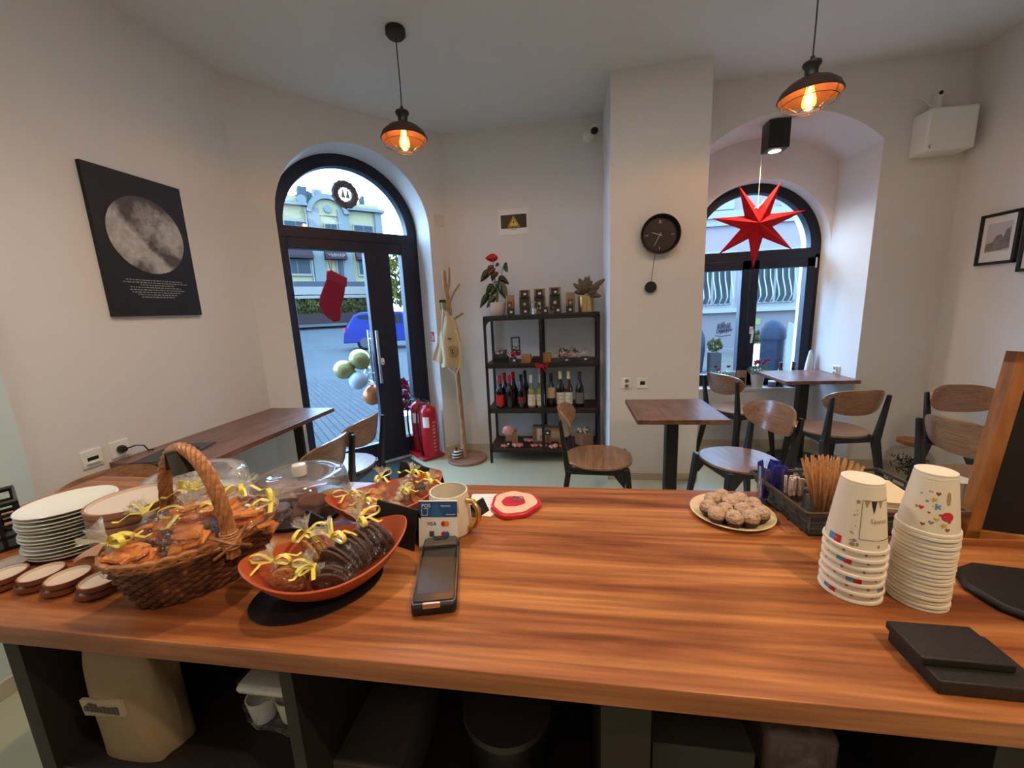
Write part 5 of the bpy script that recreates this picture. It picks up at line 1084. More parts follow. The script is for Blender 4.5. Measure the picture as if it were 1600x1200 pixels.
def treat_bag(label, loc, yaw, size, kind, n, tilt=.5, grp=None, seed=0, up=.9, body=(1, .8, .62)):
    rg = random.Random(seed*13+5); t = thing('treat_bag', label, 'bag of cookies', loc, yaw, grp); a, b, c = size*body[0], size*body[1], size*body[2]
    for i in range(n):
        if kind == 'cracker':
            M_ = Tr(rg.uniform(-.3, .3)*a, rg.uniform(-.3, .3)*b, c*.25+(i/n)*c*1.25, rg.uniform(0, PI), rg.uniform(-.5, .5), rg.uniform(-.35, .35)); mm = MB(ck_or); L_ = a*rg.uniform(.42, .62); w_ = a*rg.uniform(.22, .38)
            pts_ = [(-L_, -w_*.8), (-L_*.3, -w_*1.05), (L_, -w_*.7), (L_*.95, w_*.6), (L_*.2, w_*1.1), (-L_*.9, w_*.9)]; mm.prism(pts_, -.0035, .0035, M_); mm.build('cracker', t, bevel=.0012)
        elif kind in ('choc', 'oat'):
            mm = MB(ck_choc if kind == 'choc' else ck_oat); x = (i-(n-1)/2)*.0125; r = size*.70
            M_ = Matrix.Translation((0, x*1.05, c*.95)) @ Euler((PI/2+rg.uniform(-.12, .12)-.35, 0, rg.uniform(-.1, .1))).to_matrix().to_4x4()
            mm.lathe([(0, -.005), (r*.85, -.0045), (r, -.001), (r*.97, .003), (r*.8, .0055), (r*.4, .0068), (0, .0065)], 28, M=M_); mm.build('cookie', t)
        elif kind == 'pale':
            mm = MB(ck_pale); mm.ball(size*.30, (rg.uniform(-.5, .5)*a, rg.uniform(-.5, .5)*b, c*.3+(i/n)*c*.9), 14, 10, sz=.75, jit=.04, seed=i); mm.build('cookie', t)
        elif kind == 'ring':
            mm = MB(ck_pale); mm.use(ck_pale); mm.tube([(size*.52*cos(q*PI/12)*1, (i-(n-1)/2)*.014, c*.95+size*.52*sin(q*PI/12)) for q in range(-9, 20 if n > 1 else 10)], size*.17, 8, flat=.7)
            mm.use(ck_choc); mm.tube([(size*.52*cos(q*PI/12), (i-(n-1)/2)*.014, c*.95+size*.52*sin(q*PI/12)) for q in range(4, 10)], size*.18, 8, flat=.72); mm.build('cookie', t)
        elif kind == 'mix':
            mm = MB(ck_mix); mm.ball(size*.34, (rg.uniform(-.5, .5)*a, rg.uniform(-.5, .5)*b, c*.3+(i/n)*c), 14, 10, sz=.6, jit=.03, seed=i); mm.build('cookie', t)
    f = MB(film); crumple(f, (0, 0, c), a, b, c, seed+100, 22, 12)
    # neck and frill
    nd = Vector((cos(tilt)*up, rg.uniform(-.3, .3), sin(tilt)+.25)).normalized(); base_ = Vector((nd.x*a*.85, nd.y*b*.5, c+nd.z*c*.9)); tie = base_+nd*size*.28
    q = nd.to_track_quat('Z', 'Y').to_matrix().to_4x4(); k = 22; vs = []
    f.use(filmc)
    for j, (rr, dz) in enumerate(((.55, -.30), (.13, .0), (.22, .25), (.62, .62+.0))):
        for i in range(k):
            an_ = 2*PI*i/k; jag = 1+(rg.uniform(-.35, .35) if j == 3 else rg.uniform(-.1, .1)) + (.25*(-1)**i if j >= 2 else 0); dzz = dz*(1+(rg.uniform(-.2, .2) if j == 3 else 0)); vs.append(Matrix.Translation(tie) @ q @ Vector((rr*size*.62*jag*cos(an_), rr*size*.62*jag*sin(an_), dzz*size)))
    f.add(vs, [(j*k+i, j*k+(i+1) % k, (j+1)*k+(i+1) % k, (j+1)*k+i) for j in range(3) for i in range(k)]); f.build('cellophane', t, smooth=False)
    r_ = MB(yel_r)
    r_.tube([tuple(Matrix.Translation(tie) @ q @ Vector((size*.10*cos(i*PI/6), size*.10*sin(i*PI/6), 0))) for i in range(12)], size*.05, 6, closed=True)
    for s_ in (-1, 1):
        an_ = rg.uniform(0, PI); ex = Vector((cos(an_), sin(an_), 0))*s_; L_ = size*rg.uniform(.75, 1.05)
        loop = [tie, tie+ex*L_*.45+Vector((0, 0, L_*.38)), tie+ex*L_*.95+Vector((0, 0, L_*.30)), tie+ex*L_*.9+Vector((0, 0, L_*.02)), tie+ex*L_*.4+Vector((0, 0, -.02*L_)), tie]
        sm_ = []
        for i in range(len(loop)-1):
            p0_, p1_, p2_, p3_ = loop[max(i-1, 0)], loop[i], loop[i+1], loop[min(i+2, len(loop)-1)]
            for u in (0, .25, .5, .75): sm_.append(.5*((2*p1_)+(-p0_+p2_)*u+(2*p0_-5*p1_+4*p2_-p3_)*u*u+(-p0_+3*p1_-3*p2_+p3_)*u**3))
        sm_.append(loop[-1]); r_.tube(sm_, size*.085, 6, flat=.13)
        e2 = Vector((cos(an_+.9), sin(an_+.9), 0))*s_; r_.tube([tie, tie+e2*L_*.5+Vector((0, 0, L_*.15)), tie+e2*L_*.95+Vector((0, 0, -L_*.12)), tie+e2*L_*1.15+Vector((0, 0, -L_*.05))], size*.080, 6, flat=.13)
    r_.build('ribbon', t); return t
gb = 'cellophane bags of orange crackers in the basket'
for i, (x, y, z, yaw, s_, n_, lb_) in enumerate((
    (-.775, .535, .952, 3.4, .052, 7, 'cracker bag at the left end of the basket'), (-.712, .576, .960, 2.4, .056, 8, 'big cracker bag at the front of the basket, in front of the handle'),
    (-.745, .610, .985, 2.2, .056, 8, 'cracker bag on top in the middle of the basket under the handle'), (-.645, .655, .962, .4, .050, 7, 'cracker bag at the right end of the basket'),
    (-.810, .610, .965, 2.9, .046, 6, 'cracker bag at the back left of the basket beside the stoneware plates'), (-.715, .675, .972, 1.6, .048, 6, 'cracker bag at the back of the basket near the left cake dome'))):
    treat_bag(lb_, (x, y, z+.008), yaw, s_*1.04, 'cracker', n_+4, .6, gb, 200+i)
# ---- leaf shaped bowls ----
orb = mat('orange_bowl', srgb(196, 94, 50), .4, var=.2, vscale=14, vcol=srgb(168, 70, 34))
def leaf_bowl(label, cx, cy, ang, a, b, hs, ht):
    t = thing('leaf_bowl', label, 'bowl', (cx, cy, CZ+.0045), ang)
    def sh_(q, k):
        c_, s_ = cos(q), sin(q); x = a*math.copysign(abs(c_)**1.05, c_); y = b*math.copysign(abs(s_)**1.0, s_)*(1-.10*abs(c_)); return x*k, y*k
    def f(u, v):
        q = 2*PI*u; k = .38+.62*v**.75; x, y = sh_(q, k); zr = hs+(ht-hs)*abs(cos(q))**3; return (x, y, .002+zr*v**1.6)
    m = MB(orb); m.grid(f, 64, 12, .0035); n = 64; m.add([(*sh_(2*PI*i/n, .39), .002) for i in range(n)], [tuple(range(n))]); m.add([(*sh_(2*PI*i/n, .385), .0045) for i in range(n)], [tuple(range(n))])
    m.build('bowl_body', t, angle=60); return t
leaf_bowl('orange leaf shaped bowl of cookies in front, left of the card terminal', -.458, .622, R_(37), .142, .104, .050, .082)
leaf_bowl('orange leaf shaped bowl of cookies behind, left of the mug', -.462, .872, R_(38), .140, .092, .048, .078)
m = MB(mat('tray_black', srgb(24, 26, 30), .25)); m.lathe([(0, 0), (.095, 0), (.10, .002), (.10, .004), (0, .004)], 48, sx=1.15, sy=.85); o = m.build('serving_slate'); o.location = (-.475, .60, CZ+.0002); o.rotation_euler = (0, 0, R_(37)); tag(o, 'oval black slate under the front orange bowl', 'slate')
g1 = 'cellophane bags of cookies in the front orange bowl'
for i, (x, y, z, yaw, s_, kd, n_, lb_) in enumerate((
    (-.405, .672, .925, 2.6, .050, 'choc', 5, 'bag of dark chocolate cookies at the right tip of the front bowl'), (-.428, .628, .922, 2.8, .050, 'choc', 5, 'bag of dark chocolate cookies in the middle of the front bowl'),
    (-.430, .580, .915, 3.3, .042, 'choc', 4, 'bag of chocolate cookies low at the front edge of the front bowl'), (-.500, .640, .922, 2.6, .046, 'oat', 3, 'bag of oat cookies at the back left of the front bowl'),
    (-.510, .575, .915, 3.4, .044, 'oat', 3, 'bag of oat cookies at the left tip of the front bowl'))): treat_bag(lb_, (x, y, z), yaw, s_, kd, n_, .7, g1, 300+i)
g2 = 'cellophane bags of cookies in the rear orange bowl'
for i, (x, y, z, yaw, s_, kd, n_, lb_) in enumerate((
    (-.530, .820, .918, 2.2, .040, 'pale', 7, 'bag of pale butter cookies at the left tip of the rear bowl'), (-.480, .825, .918, 4.4, .040, 'pale', 7, 'bag of pale butter cookies at the front of the rear bowl'),
    (-.435, .855, .918, 1.0, .036, 'mix', 6, 'bag of marbled cookies low in the middle of the rear bowl'), (-.500, .890, .925, 1.8, .042, 'pale', 7, 'bag of butter cookies at the back left of the rear bowl'),
    (-.440, .930, .922, 1.2, .042, 'mix', 6, 'bag of cookies with tall ribbon loop at the back of the rear bowl'), (-.385, .905, .916, .2, .044, 'ring', 2, 'bag of ring cookies dipped in chocolate at the right of the rear bowl'))): treat_bag(lb_, (x, y, z), yaw, s_, kd, n_, .9, g2, 400+i)
# black cards standing behind the bowls
def plain_card(label, x, y, z, rz, w, h, lean=.25, lab=False):
    t = thing('price_card', label, 'card', (x, y, z), rz, 'black cards on the counter'); m = MB(pcard); m.bar((0, 0, 0), (0, lean*h, h), w, w, .0018, .0018); m.bar((0, lean*h*2.2, 0), (0, lean*h+.002, h), w, w, .0018, .0018); m.build('card', t)
    if lab: m = MB(plab); m.box(.006, .030, -.0016, -.0006, h*.3, h*.68, Matrix.Rotation(-math.atan(lean), 4, 'X')); m.build('price_label', t)
    return t
plain_card('black card standing between the front bowl and the card terminal', -.395, .745, CZ, R_(-20), .12, .085)
plain_card('black card standing behind the rear orange bowl at the counter edge', -.44, .995, CZ, R_(-25), .16, .075)
plain_card('black card with white price label between basket and right cake dome', -.588, .735, CZ, R_(-28), .075, .065, .25, True)
# ---- cake domes ----
dglass = clear('dome_plastic', (1, 1, 1), .20, .04, frost=.07)
def dome(label, cx, cy, r, h, cookies):
    t = thing('cake_dome', label, 'cake dome', (cx, cy, CZ)); MB(whitep if cookies == 'white' else mat('tray_black', (0, 0, 0))).lathe([(0, 0), (r*1.04, 0), (r*1.06, .004), (r*1.04, .008), (0, .008)], 56).build('base_plate', t)
    m = MB(dglass); m.lathe([(r*1.03, .0085), (r*1.015, .012), (r*1.0, h*.55), (r*.985, h*.80), (r*.95, h*.93), (r*.86, h), (r*.62, h*.985), (r*.58, h*.955), (r*.2, h*.95), (0, h*.95)], 64)
    m.lathe([(r*1.025, .0085), (r*1.005, .012), (r*.985, h*.55), (r*.965, h*.79), (r*.94, h*.91), (r*.85, h*.98), (r*.62, h*.965), (0, h*.93)], 64); m.build('glass_cover', t, angle=50)
    m = MB(mat('knob_milky', srgb(224, 220, 214), .2)); m.lathe([(0, h*.95), (.014, h*.95), (.017, h*.97), (.019, h+.018), (.016, h+.026), (0, h+.028)], 24); m.build('knob', t)
    return t
dome('clear cake dome with white knob behind the basket handle', -1.057, .905, .128, .088, 'white')
dome('clear cake dome with white knob beside the rear orange bowl', -.715, .890, .118, .098, 'black')
def flat_cookie(label, x, y, z, r, mm, rx=0, rz=0, grp=''):
    m = MB(mm); m.lathe([(0, 0), (r*.9, 0), (r, .004), (r*.95, .009), (r*.7, .013), (0, .0145)], 30); 
    rg = random.Random(int(x*1e4)); m.v = [(v[0]*(1+rg.uniform(-.02, .02)), v[1], v[2]+rg.uniform(-.0008, .0008)) for v in m.v]
    o = m.build('cookie'); o.location = (x, y, z); o.rotation_euler = (rx, 0, rz); return tag(o, label, 'cookie', grp)
gk = 'loose cookies under the right cake dome'
greyc = mat('grey_macaron', srgb(120, 106, 110), .5)
for i, (dx, dy, dz, r, mm, rx, lb_) in enumerate(((.045, -.055, .009, .036, ck_coc, .0, 'flat cocoa cookie lowest at the front of the right cake dome'), (.050, -.050, .024, .036, ck_coc, .10, 'cocoa cookie second from below at the front of the dome'), (.058, -.040, .040, .036, ck_coc, .12, 'cocoa cookie on top at the front of the right cake dome'), (.060, .018, .009, .034, ck_oat, .0, 'crumbly oat cookie lowest at the right under the dome'),
        (.062, .022, .025, .034, ck_oat, .1, 'crumbly oat cookie on top at the right under the dome'), (-.02, -.060, .009, .026, greyc, 0, 'grey macaron, lower one at the front left of the dome'), (-.022, -.062, .025, .026, greyc, .1, 'grey macaron, upper one at the front left of the dome'), (-.02, .02, .009, .036, ck_coc, 0, 'cocoa cookie in the middle of the right cake dome'), (-.018, .024, .025, .036, ck_coc, .05, 'cocoa cookie stacked in the middle of the right cake dome'))):
    flat_cookie(lb_, -.715+dx, .890+dy, CZ+dz, r, mm, rx, i, gk)
for i, (dx, dy) in enumerate(((-.05, -.03), (.03, -.05), (.05, .03), (-.03, .05))): flat_cookie(('golden pastry at the '+('left front', 'right front', 'right back', 'left back')[i]+' under the left cake dome'), -1.057+dx, .905+dy, CZ+.009, .038, ck_oat, 0, i, 'pastries under the left cake dome')
# ---- mug ----
mg = thing('mug', 'cream mug with gold handle behind the payment card stand', 'mug', (-.283, .814, CZ))
m = MB(cream); m.lathe([(0, 0), (.040, 0), (.047, .004), (.049, .02), (.048, .06), (.044, .096), (.0435, .0995), (.0405, .0995), (.0415, .094), (.045, .05), (.044, .01), (0, .007)], 48); m.build('cup', mg)
m = MB(gold); m.tube([(.043, -.012, .082), (.062, -.018, .082), (.074, -.024, .066), (.073, -.024, .042), (.062, -.020, .024), (.048, -.012, .018)], .0062, 12); m.ball(.008, (.050, -.013, .017), 12, 8); m.build('handle', mg)
m = MB(mat('tea_bag_mauve', srgb(176, 160, 180), .6)); m.ball(.02, (-.005, .005, .02), 12, 8, sz=.6); m.build('contents', mg)
m = MB(mat('mug_green', srgb(70, 90, 60), .5)); m.prism([(0, .006), (.006, -.004), (-.006, -.004)], .0, .001, Tr(.006, -.0488, .078) @ MYf); m.build('motif', mg)
# ---- card stand ----
cs_ = thing('payment_card_stand', 'white and blue tent card with payment logos behind the card terminal', 'card', (-.290, .742, CZ), R_(4))
W2 = .043; HH = .100; LN = .022
MT = Matrix.Rotation(-math.atan(LN/HH), 4, 'X')
m = MB(white); m.box(-W2, W2, -.0008, .0008, 0, HH, MT); m.bar((0, .055, 0), (0, LN+.001, HH-.002), W2*2, W2*2, .0015, .0015); m.build('card', cs_)
m = MB(mat('bank_blue', srgb(30, 78, 134), .4)); m.box(-W2, W2, -.0014, -.0008, HH*.66, HH, MT); m.build('blue_band', cs_)
m = MB(mat('bank_blue_light', srgb(46, 98, 156), .4)); m.prism([(-.016, HH*.66), (.012, HH*.66), (-.002, HH*.99), (-.012, HH*.9)], .0015, .0018, MT @ MYf); m.build('band_shape', cs_)
def on_card(txt, size, x, z, mm, nm, al='CENTER'):
    b = text_mb(txt, size, mm, ext=.0002, align=al); place(b, MT @ Tr(x, -.0018, z, 0, PI/2)); b.build(nm, cs_)
wt_ = mat('print_white', srgb(240, 240, 240), .5); on_card('POS', .0115, -.036, HH*.905, wt_, 'lettering', 'LEFT'); on_card('терминал', .0048, .006, HH*.905, wt_, 'lettering', 'LEFT'); on_card('приемаме', .0042, .018, HH*.72, wt_, 'lettering', 'LEFT')
m = MB(wt_)
for x0, x1, z0, z1 in ((-.036, -.0352, .070, .085), (-.023, -.0222, .070, .085), (-.036, -.0222, .070, .0708), (-.031, -.0222, .0845, .0852)): m.box(x0, x1, -.0022, -.0015, z0, z1, MT)
m.build('card_icon', cs_); on_card('VISA', .0105, -.014, .052, mat('visa_blue', srgb(30, 36, 90), .5), 'lettering')
for dx, c_, nm in ((-.0035, srgb(206, 30, 30), 'mc_red'), (.0035, srgb(236, 140, 30), 'mc_orange')): m = MB(mat(nm, c_, .5)); m.cyl(.0055, .0012+(.0002 if dx > 0 else 0), .0018+(.0002 if dx > 0 else 0), 20, c=(.016+dx, .052, 0), M=MT @ MYf); m.build('logo_disc', cs_)
for dx, c_, nm in ((-.0035, srgb(206, 30, 60), 'ms_red'), (.0035, srgb(60, 110, 190), 'ms_blue')): m = MB(mat(nm, c_, .5)); m.cyl(.0055, .0012+(.0002 if dx > 0 else 0), .0018+(.0002 if dx > 0 else 0), 20, c=(.016+dx, .030, 0), M=MT @ MYf); m.build('logo_disc', cs_)
m = MB(mat('logo_grey', srgb(70, 84, 100), .5)); m.box(-.019, -.009, -.0016, -.0009, .024, .036, MT); m.build('logo_square', cs_)
# ---- card terminal ----
tm = thing('card_terminal', 'black handheld card terminal lying on the counter', 'card terminal', (-.258, .648, CZ), R_(14))
m = MB(blackp); m.prism([(-.038, -.092), (-.034, -.098), (.034, -.098), (.038, -.092), (.038, .088), (.032, .096), (-.032, .096), (-.038, .088)], 0, .020); m.build('housing', tm, bevel=.004)
m = MB(mat('terminal_grey', srgb(70, 64, 58), .45)); m.prism([(-.035, .062), (.035, .062), (.035, .088), (.030, .093), (-.030, .093), (-.035, .088)], .020, .030); m.build('printer_cover', tm, bevel=.003)
m = MB(mat('bezel_silver', srgb(130, 130, 134), .3, .8)); m.prism([(-.0375, -.088), (-.034, -.0955), (.034, -.0955), (.0375, -.088), (.0375, .062), (-.0375, .062)], .0195, .0225); m.build('bezel', tm, bevel=.001)
m = MB(mat('screen_glass', srgb(14, 14, 15), .25)); m.prism([(-.0355, -.086), (-.033, -.0925), (.033, -.0925), (.0355, -.086), (.0355, .061), (-.0355, .061)], .022, .0245); m.build('front_glass', tm, bevel=.001)
m = MB(mat('screen_dark_grey', srgb(52, 50, 48), .35)); m.box(-.031, .031, -.074, .052, .0245, .0248); m.build('screen', tm)
m = MB(steel); m.box(-.018, .012, -.0985, -.094, .014, .0238); m.build('card_slot', tm, bevel=.001); m = MB(blackp); m.prism([(-.018, .093), (-.013, .080), (.013, .080), (.018, .093)], .030, .0312); m.build('paper_lever', tm)
# ---- paper card, black tag, red dish ----
o = MB(white).prism([(-.045, .055), (.030, .060), (.042, -.035), (.030, -.062), (-.035, -.055)], 0, .0006).build('paper_note', smooth=False); o.location = (-.232, .940, CZ+.0003); tag(o, 'white paper note with faint writing behind the mug', 'paper')
nb = MB(mat('pencil_grey', srgb(170, 166, 170), .8)); rg = random.Random(4)
for r in range(4):
    x = -.02
    while x < .02: w_ = rg.uniform(.003, .007); nb.box(x, x+w_, .035-r*.012, .0365-r*.012, .0006, .0009); x += w_+.002
nb = nb.build('handwriting', o)
plain_card('black folded card lying by the gold mug handle', -.222, .888, CZ, R_(62), .045, .03, .6)
hd_ = thing('agate_dish', 'red and cream wavy edged dish near the back edge of the counter', 'dish', (-.149, .935, CZ))
def wavy(r, k): return [(r*(1+.05*sin(3*a+k)+.03*sin(7*a+2*k))*cos(a), r*1.06*(1+.05*sin(3*a+k)+.03*sin(7*a+2*k))*sin(a)) for a in [2*PI*i/60 for i in range(60)]]
rr_ = mat('dish_red', srgb(206, 34, 56), .3, coat=.4); cc_ = mat('dish_cream', srgb(236, 200, 172), .3)
m = MB(rr_); m.prism(wavy(.064, 1), 0, .012); m.build('rim', hd_, bevel=.003); m = MB(cc_); m.prism(wavy(.055, 1), .0118, .0132); m.build('cream_ring', hd_); m = MB(rr_); m.prism([(x*.95-.004, y*.8) for x, y in wavy(.032, 2)], .013, .0142); m.build('red_centre', hd_)
m = MB(steel); m.tube([(.010*cos(a*PI/8)+.0, .010*sin(a*PI/8)+.006, .017) for a in range(16)], .0012, 6, closed=True); m.tube([(.010*cos(a*PI/8)+.012, .010*sin(a*PI/8)+.004, .018) for a in range(16)], .0012, 6, closed=True); o = m.build('wire_rings'); o.location = (-.149, .94, CZ); tag(o, 'two small wire rings lying in the red and cream dish', 'rings')
# ---- truffles ----
pt_ = thing('paper_plate', 'oval cream paper plate holding coconut dusted truffles', 'plate', (.372, .928, CZ)); m = MB(mat('plate_cream', srgb(226, 204, 166), .6))
m.lathe([(0, .001), (.066, .001), (.088, .010), (.0905, .011), (.088, .0125), (.064, .0035), (0, .0035)], 56, sx=1, sy=1.0); m.build('plate_body', pt_)
m = MB(ck_choc); m.lathe([(0, .0037), (.066, .0037), (.068, .008), (.0, .009)], 40); m.build('dark_liner', pt_)
cocoa = mat('truffle_dusted', srgb(222, 196, 172), .9, var=.55, vscale=120, bump=1, bscale=160, vcol=srgb(158, 116, 92)); rg = random.Random(6)
BL = [(.313, .908), (.334, .945), (.363, .965), (.399, .952), (.370, .932), (.418, .926), (.345, .895), (.385, .898), (.320, .875), (.417, .886), (.352, .860), (.387, .863)]
names_ = ['at the far left', 'at the back left', 'at the very back', 'at the back right', 'in the centre, rear', 'at the right, second from the back', 'in the centre, front left', 'in the centre, front right', 'at the front left', 'at the far right', 'at the front, left of the middle', 'at the front, right of the middle']
b0 = None
for i, (x, y) in enumerate(BL):
    t = thing('truffle', 'round truffle dusted with coconut '+names_[i]+' of the paper plate', 'truffle', (x, y, CZ+.0095), i*1.3, 'dusted truffles on the paper plate')
    m = MB(cocoa); m.ball(.0185, (0, 0, .019), 22, 14, jit=.02, seed=i, sz=.92); m.build('truffle_ball', t); m = MB(ck_choc); m.lathe([(0, 0), (.012, 0), (.0175, .010), (.0188, .013)], 24); m.build('paper_case', t)
# ---- slatted tray ----
slt = mat('slate_slats', srgb(56, 62, 62), .45, var=.2, vscale=20)
st_ = thing('slatted_tray', 'black slatted wooden tray holding stirrers, napkins and sugar', 'tray', (.622, .945, CZ), R_(5))
def side(m, p0, p1, out_):
    p0, p1 = Vector(p0), Vector(p1)
    for k in range(3):
        z0_, z1_ = .008+k*.017, .018+k*.017; sh2 = Vector(out_)*(.004+.005*k); off = (p1-p0).normalized()*(.004*k)
        m.bar(p0+sh2-off+Vector((0, 0, z0_+.005)), p1+sh2+off+Vector((0, 0, z0_+.005)), .004, .004, .011, .011, Vector(out_))
    d = p1-p0
    for k in range(4): q = p0+d*(k+.5)/4; m.bar(q, q+Vector(out_)*.019+Vector((0, 0, .060)), .008, .008, .005, .005, d.normalized())
m = MB(slt); xa, xb, ya, yb = -.135, .135, -.088, .088
m.box(xa, xb, ya, yb, 0, .005); side(m, (xa, ya, 0), (xa, yb, 0), (-1, 0, 0)); side(m, (xb, ya, 0), (xb, yb, 0), (1, 0, 0)); side(m, (xa, ya, 0), (xb, ya, 0), (0, -1, 0)); side(m, (xa, yb, 0), (xb, yb, 0), (0, 1, 0)); m.build('slats', st_, bevel=.0008)
m = MB(wood('tray_rim', srgb(64, 52, 46), srgb(80, 66, 58), srgb(96, 80, 70), (8, 8, 8), .5)); ox_ = .021; cz_ = .062
q4 = [(xa-ox_, ya-ox_, cz_), (xb+ox_, ya-ox_, cz_), (xb+ox_, yb+ox_, cz_), (xa-ox_, yb+ox_, cz_)]
for i in range(4): a, b = q4[i], q4[(i+1) % 4]; m.bar(a, b, .008, .008, .006, .006, (0, 0, 1))
m.build('top_rim', st_, bevel=.001)
# glasses, sugar, stirrers
def tumbler(label, x, y, r0, r1, h, z=CZ+.0055, name='glass_tumbler'):
    t = thing(name, label, 'glass', (x, y, z)); m = MB(glass); m.lathe([(0, 0), (r0, 0), (r1, h), (r1-.0015, h), (r0-.001, .004), (0, .004)], 36); m.build('glass_wall', t); return t
tumbler('glass jar full of blue sugar sachets in the slatted tray', .483, .990, .028, .031, .095)
blu = mat('sachet_blue', srgb(36, 46, 150), .35, var=.3, vscale=20); rg = random.Random(14); sg = None
for i in range(16):
    a = i*2.4; r = .020*math.sqrt((i+.5)/16)
    if sg is None: m = MB(blu); m.box(-.012, .012, -.0012, .0012, 0, .075); m.box(-.012, .012, -.0008, .0008, .075, .080); sg = m.build('sugar_sachet', bevel=.0005); o = sg
    else: o = dup(sg)
    o.location = (.483+r*cos(a), .990+r*sin(a), CZ+.012+(i % 4)*.006); o.rotation_euler = (rg.uniform(-.18, .18), rg.uniform(-.18, .18), rg.uniform(0, PI)); tag(o, 'blue paper sugar sachet standing in the glass jar of the slatted tray', 'sugar sachet', 'blue sugar sachets in the glass jar')
tumbler('small glass of white sugar sticks beside the stirrers', .503, .928, .021, .024, .072)
sw = mat('stick_white', srgb(226, 216, 204), .5, var=.5, vscale=60, vcol=srgb(130, 90, 84)); so_ = None
for i in range(14):
    a = i*2.4; r = .017*math.sqrt((i+.5)/14)
    if so_ is None: m = MB(sw); m.cyl(.0032, 0, .085, 8); m.use(mat('stick_brown', srgb(90, 60, 60), .6)); m.cyl(.0034, .03, .045, 8); so_ = m.build('sugar_stick'); o = so_
    else: o = dup(so_)
    o.location = (.503+r*cos(a)*.9, .928+r*sin(a)*.9, CZ+.012); o.rotation_euler = (rg.uniform(-.06, .06), rg.uniform(-.06, .06), a); tag(o, 'white tube shaped sugar stick in the small glass beside the stirrers', 'sugar stick', 'white sugar sticks in the small glass')
GX, GY = .556, .897
tumbler('clear tumbler full of wooden stirrers in the slatted tray', GX, GY, .028, .036, .085)
stw_ = wood('stirrer_wood', srgb(206, 148, 96), srgb(226, 172, 118), srgb(238, 192, 142), (60, 60, 8), .6); s0 = None
for i in range(64):
    a = i*2.399; q = math.sqrt((i+.5)/64); rb_ = .019*q; rt_ = .050*q+.004
    if s0 is None: m = MB(stw_); m.prism([(-.0028, 0), (.0028, 0), (.0028, .135), (.0018, .139), (-.0018, .139), (-.0028, .135)], -.0006, .0006, Matrix(((1, 0, 0, 0), (0, 0, 1, 0), (0, 1, 0, 0), (0, 0, 0, 1)))); s0 = m.build('coffee_stirrer'); o = s0
    else: o = dup(s0)
    p_ = Vector((GX+rb_*cos(a), GY+rb_*sin(a), CZ+.0115)); e_ = Vector((GX+rt_*cos(a+.25), GY+rt_*sin(a+.25), CZ+.0115+.13)); d_ = (e_-p_).normalized()
    o.location = p_; o.rotation_euler = (d_.to_track_quat('Z', 'Y').to_matrix() @ Euler((0, 0, rg.uniform(0, PI))).to_matrix()).to_euler(); tag(o, 'flat wooden coffee stirrer in the tumbler of the slatted tray', 'stirrer', 'wooden stirrers in the tumbler')
# napkins
np0 = None; nm_ = mat('napkin_cream', srgb(228, 208, 172), .9)
for i in range(12):
    if np0 is None: np0 = MB(nm_).box(-.052, .052, -.062, .062, 0, .0042).build('napkin', bevel=.0012); o = np0
    else: o = dup(np0)
    o.location = (.690+.0015*sin(i*3), .952+.001*cos(i*2), CZ+.0055+i*.0046); o.rotation_euler = (0, 0, R_(-8+(i*7 % 5)*.5)); tag(o, 'cream paper napkin on top of the pile in the slatted tray' if i == 11 else 'cream paper napkin within the pile in the slatted tray', 'napkin', 'cream paper napkins in the slatted tray')
for i, (x, y) in enumerate(((.640, 1.000), (.690, 1.008))):
    m = MB(steel); m.tube([(-.01, 0, 0), (0, 0, .05), (.012, 0, .085)], .004, 8, flat=.5) if i == 0 else m.tube([(.009*cos(a*PI/7), 0, .065+.012*sin(a*PI/7)) for a in range(14)], .003, 6, closed=True)
    if i: m.tube([(-.006, 0, 0), (-.008, 0, .06)], .003, 6)
    o = m.build('sugar_tongs' if i == 0 else 'steel_clip'); o.location = (x, y+.012, CZ+.006); tag(o, 'steel tong tip sticking up behind the napkins' if i == 0 else 'shiny steel clip behind the napkin pile', 'tongs' if i == 0 else 'clip')
# ---- paper cups ----
cupw = mat('cup_white', srgb(236, 226, 206), .45)
def cup_profile(r, h): return [(0, .0045), (r*.66, .0045), (r*.66, 0), (r*.675, 0), (r*.965, -h+.0045), (r*1.02, -h+.0035), (r*1.035, -h), (r*.98, -h-.001), (r*.95, -h+.003), (r*.64, -.002), (r*.64, .002)]
def cone_fn(r, h):   # maps (angle, depth below the cup base) to the cup wall
    def f(a, s): rr = r*.675+(r*.97-r*.675)*s/(h-.004)+.0004; return (rr*cos(a), rr*sin(a), -s)
    return f
def decal(m, f, poly, sub=6):
    n = len(poly); vs = []; 
    for i in range(n):
        a, b = poly[i], poly[(i+1) % n]
        for k in range(sub): vs.append(f(a[0]+(b[0]-a[0])*k/sub, a[1]+(b[1]-a[1])*k/sub))
    c = f(sum(p[0] for p in poly)/n, sum(p[1] for p in poly)/n); m.add(vs+[c], [(i, (i+1) % len(vs), len(vs)) for i in range(len(vs))])
def line_(m, f, a0, s0_, a1, s1_, w, r): 
    d = Vector(((a1-a0)*r, s1_-s0_)); n_ = Vector((-d.y, d.x)).normalized()*w/2; decal(m, f, [(a0+n_.x/r, s0_+n_.y), (a1+n_.x/r, s1_+n_.y), (a1-n_.x/r, s1_-n_.y), (a0-n_.x/r, s0_-n_.y)], 8)
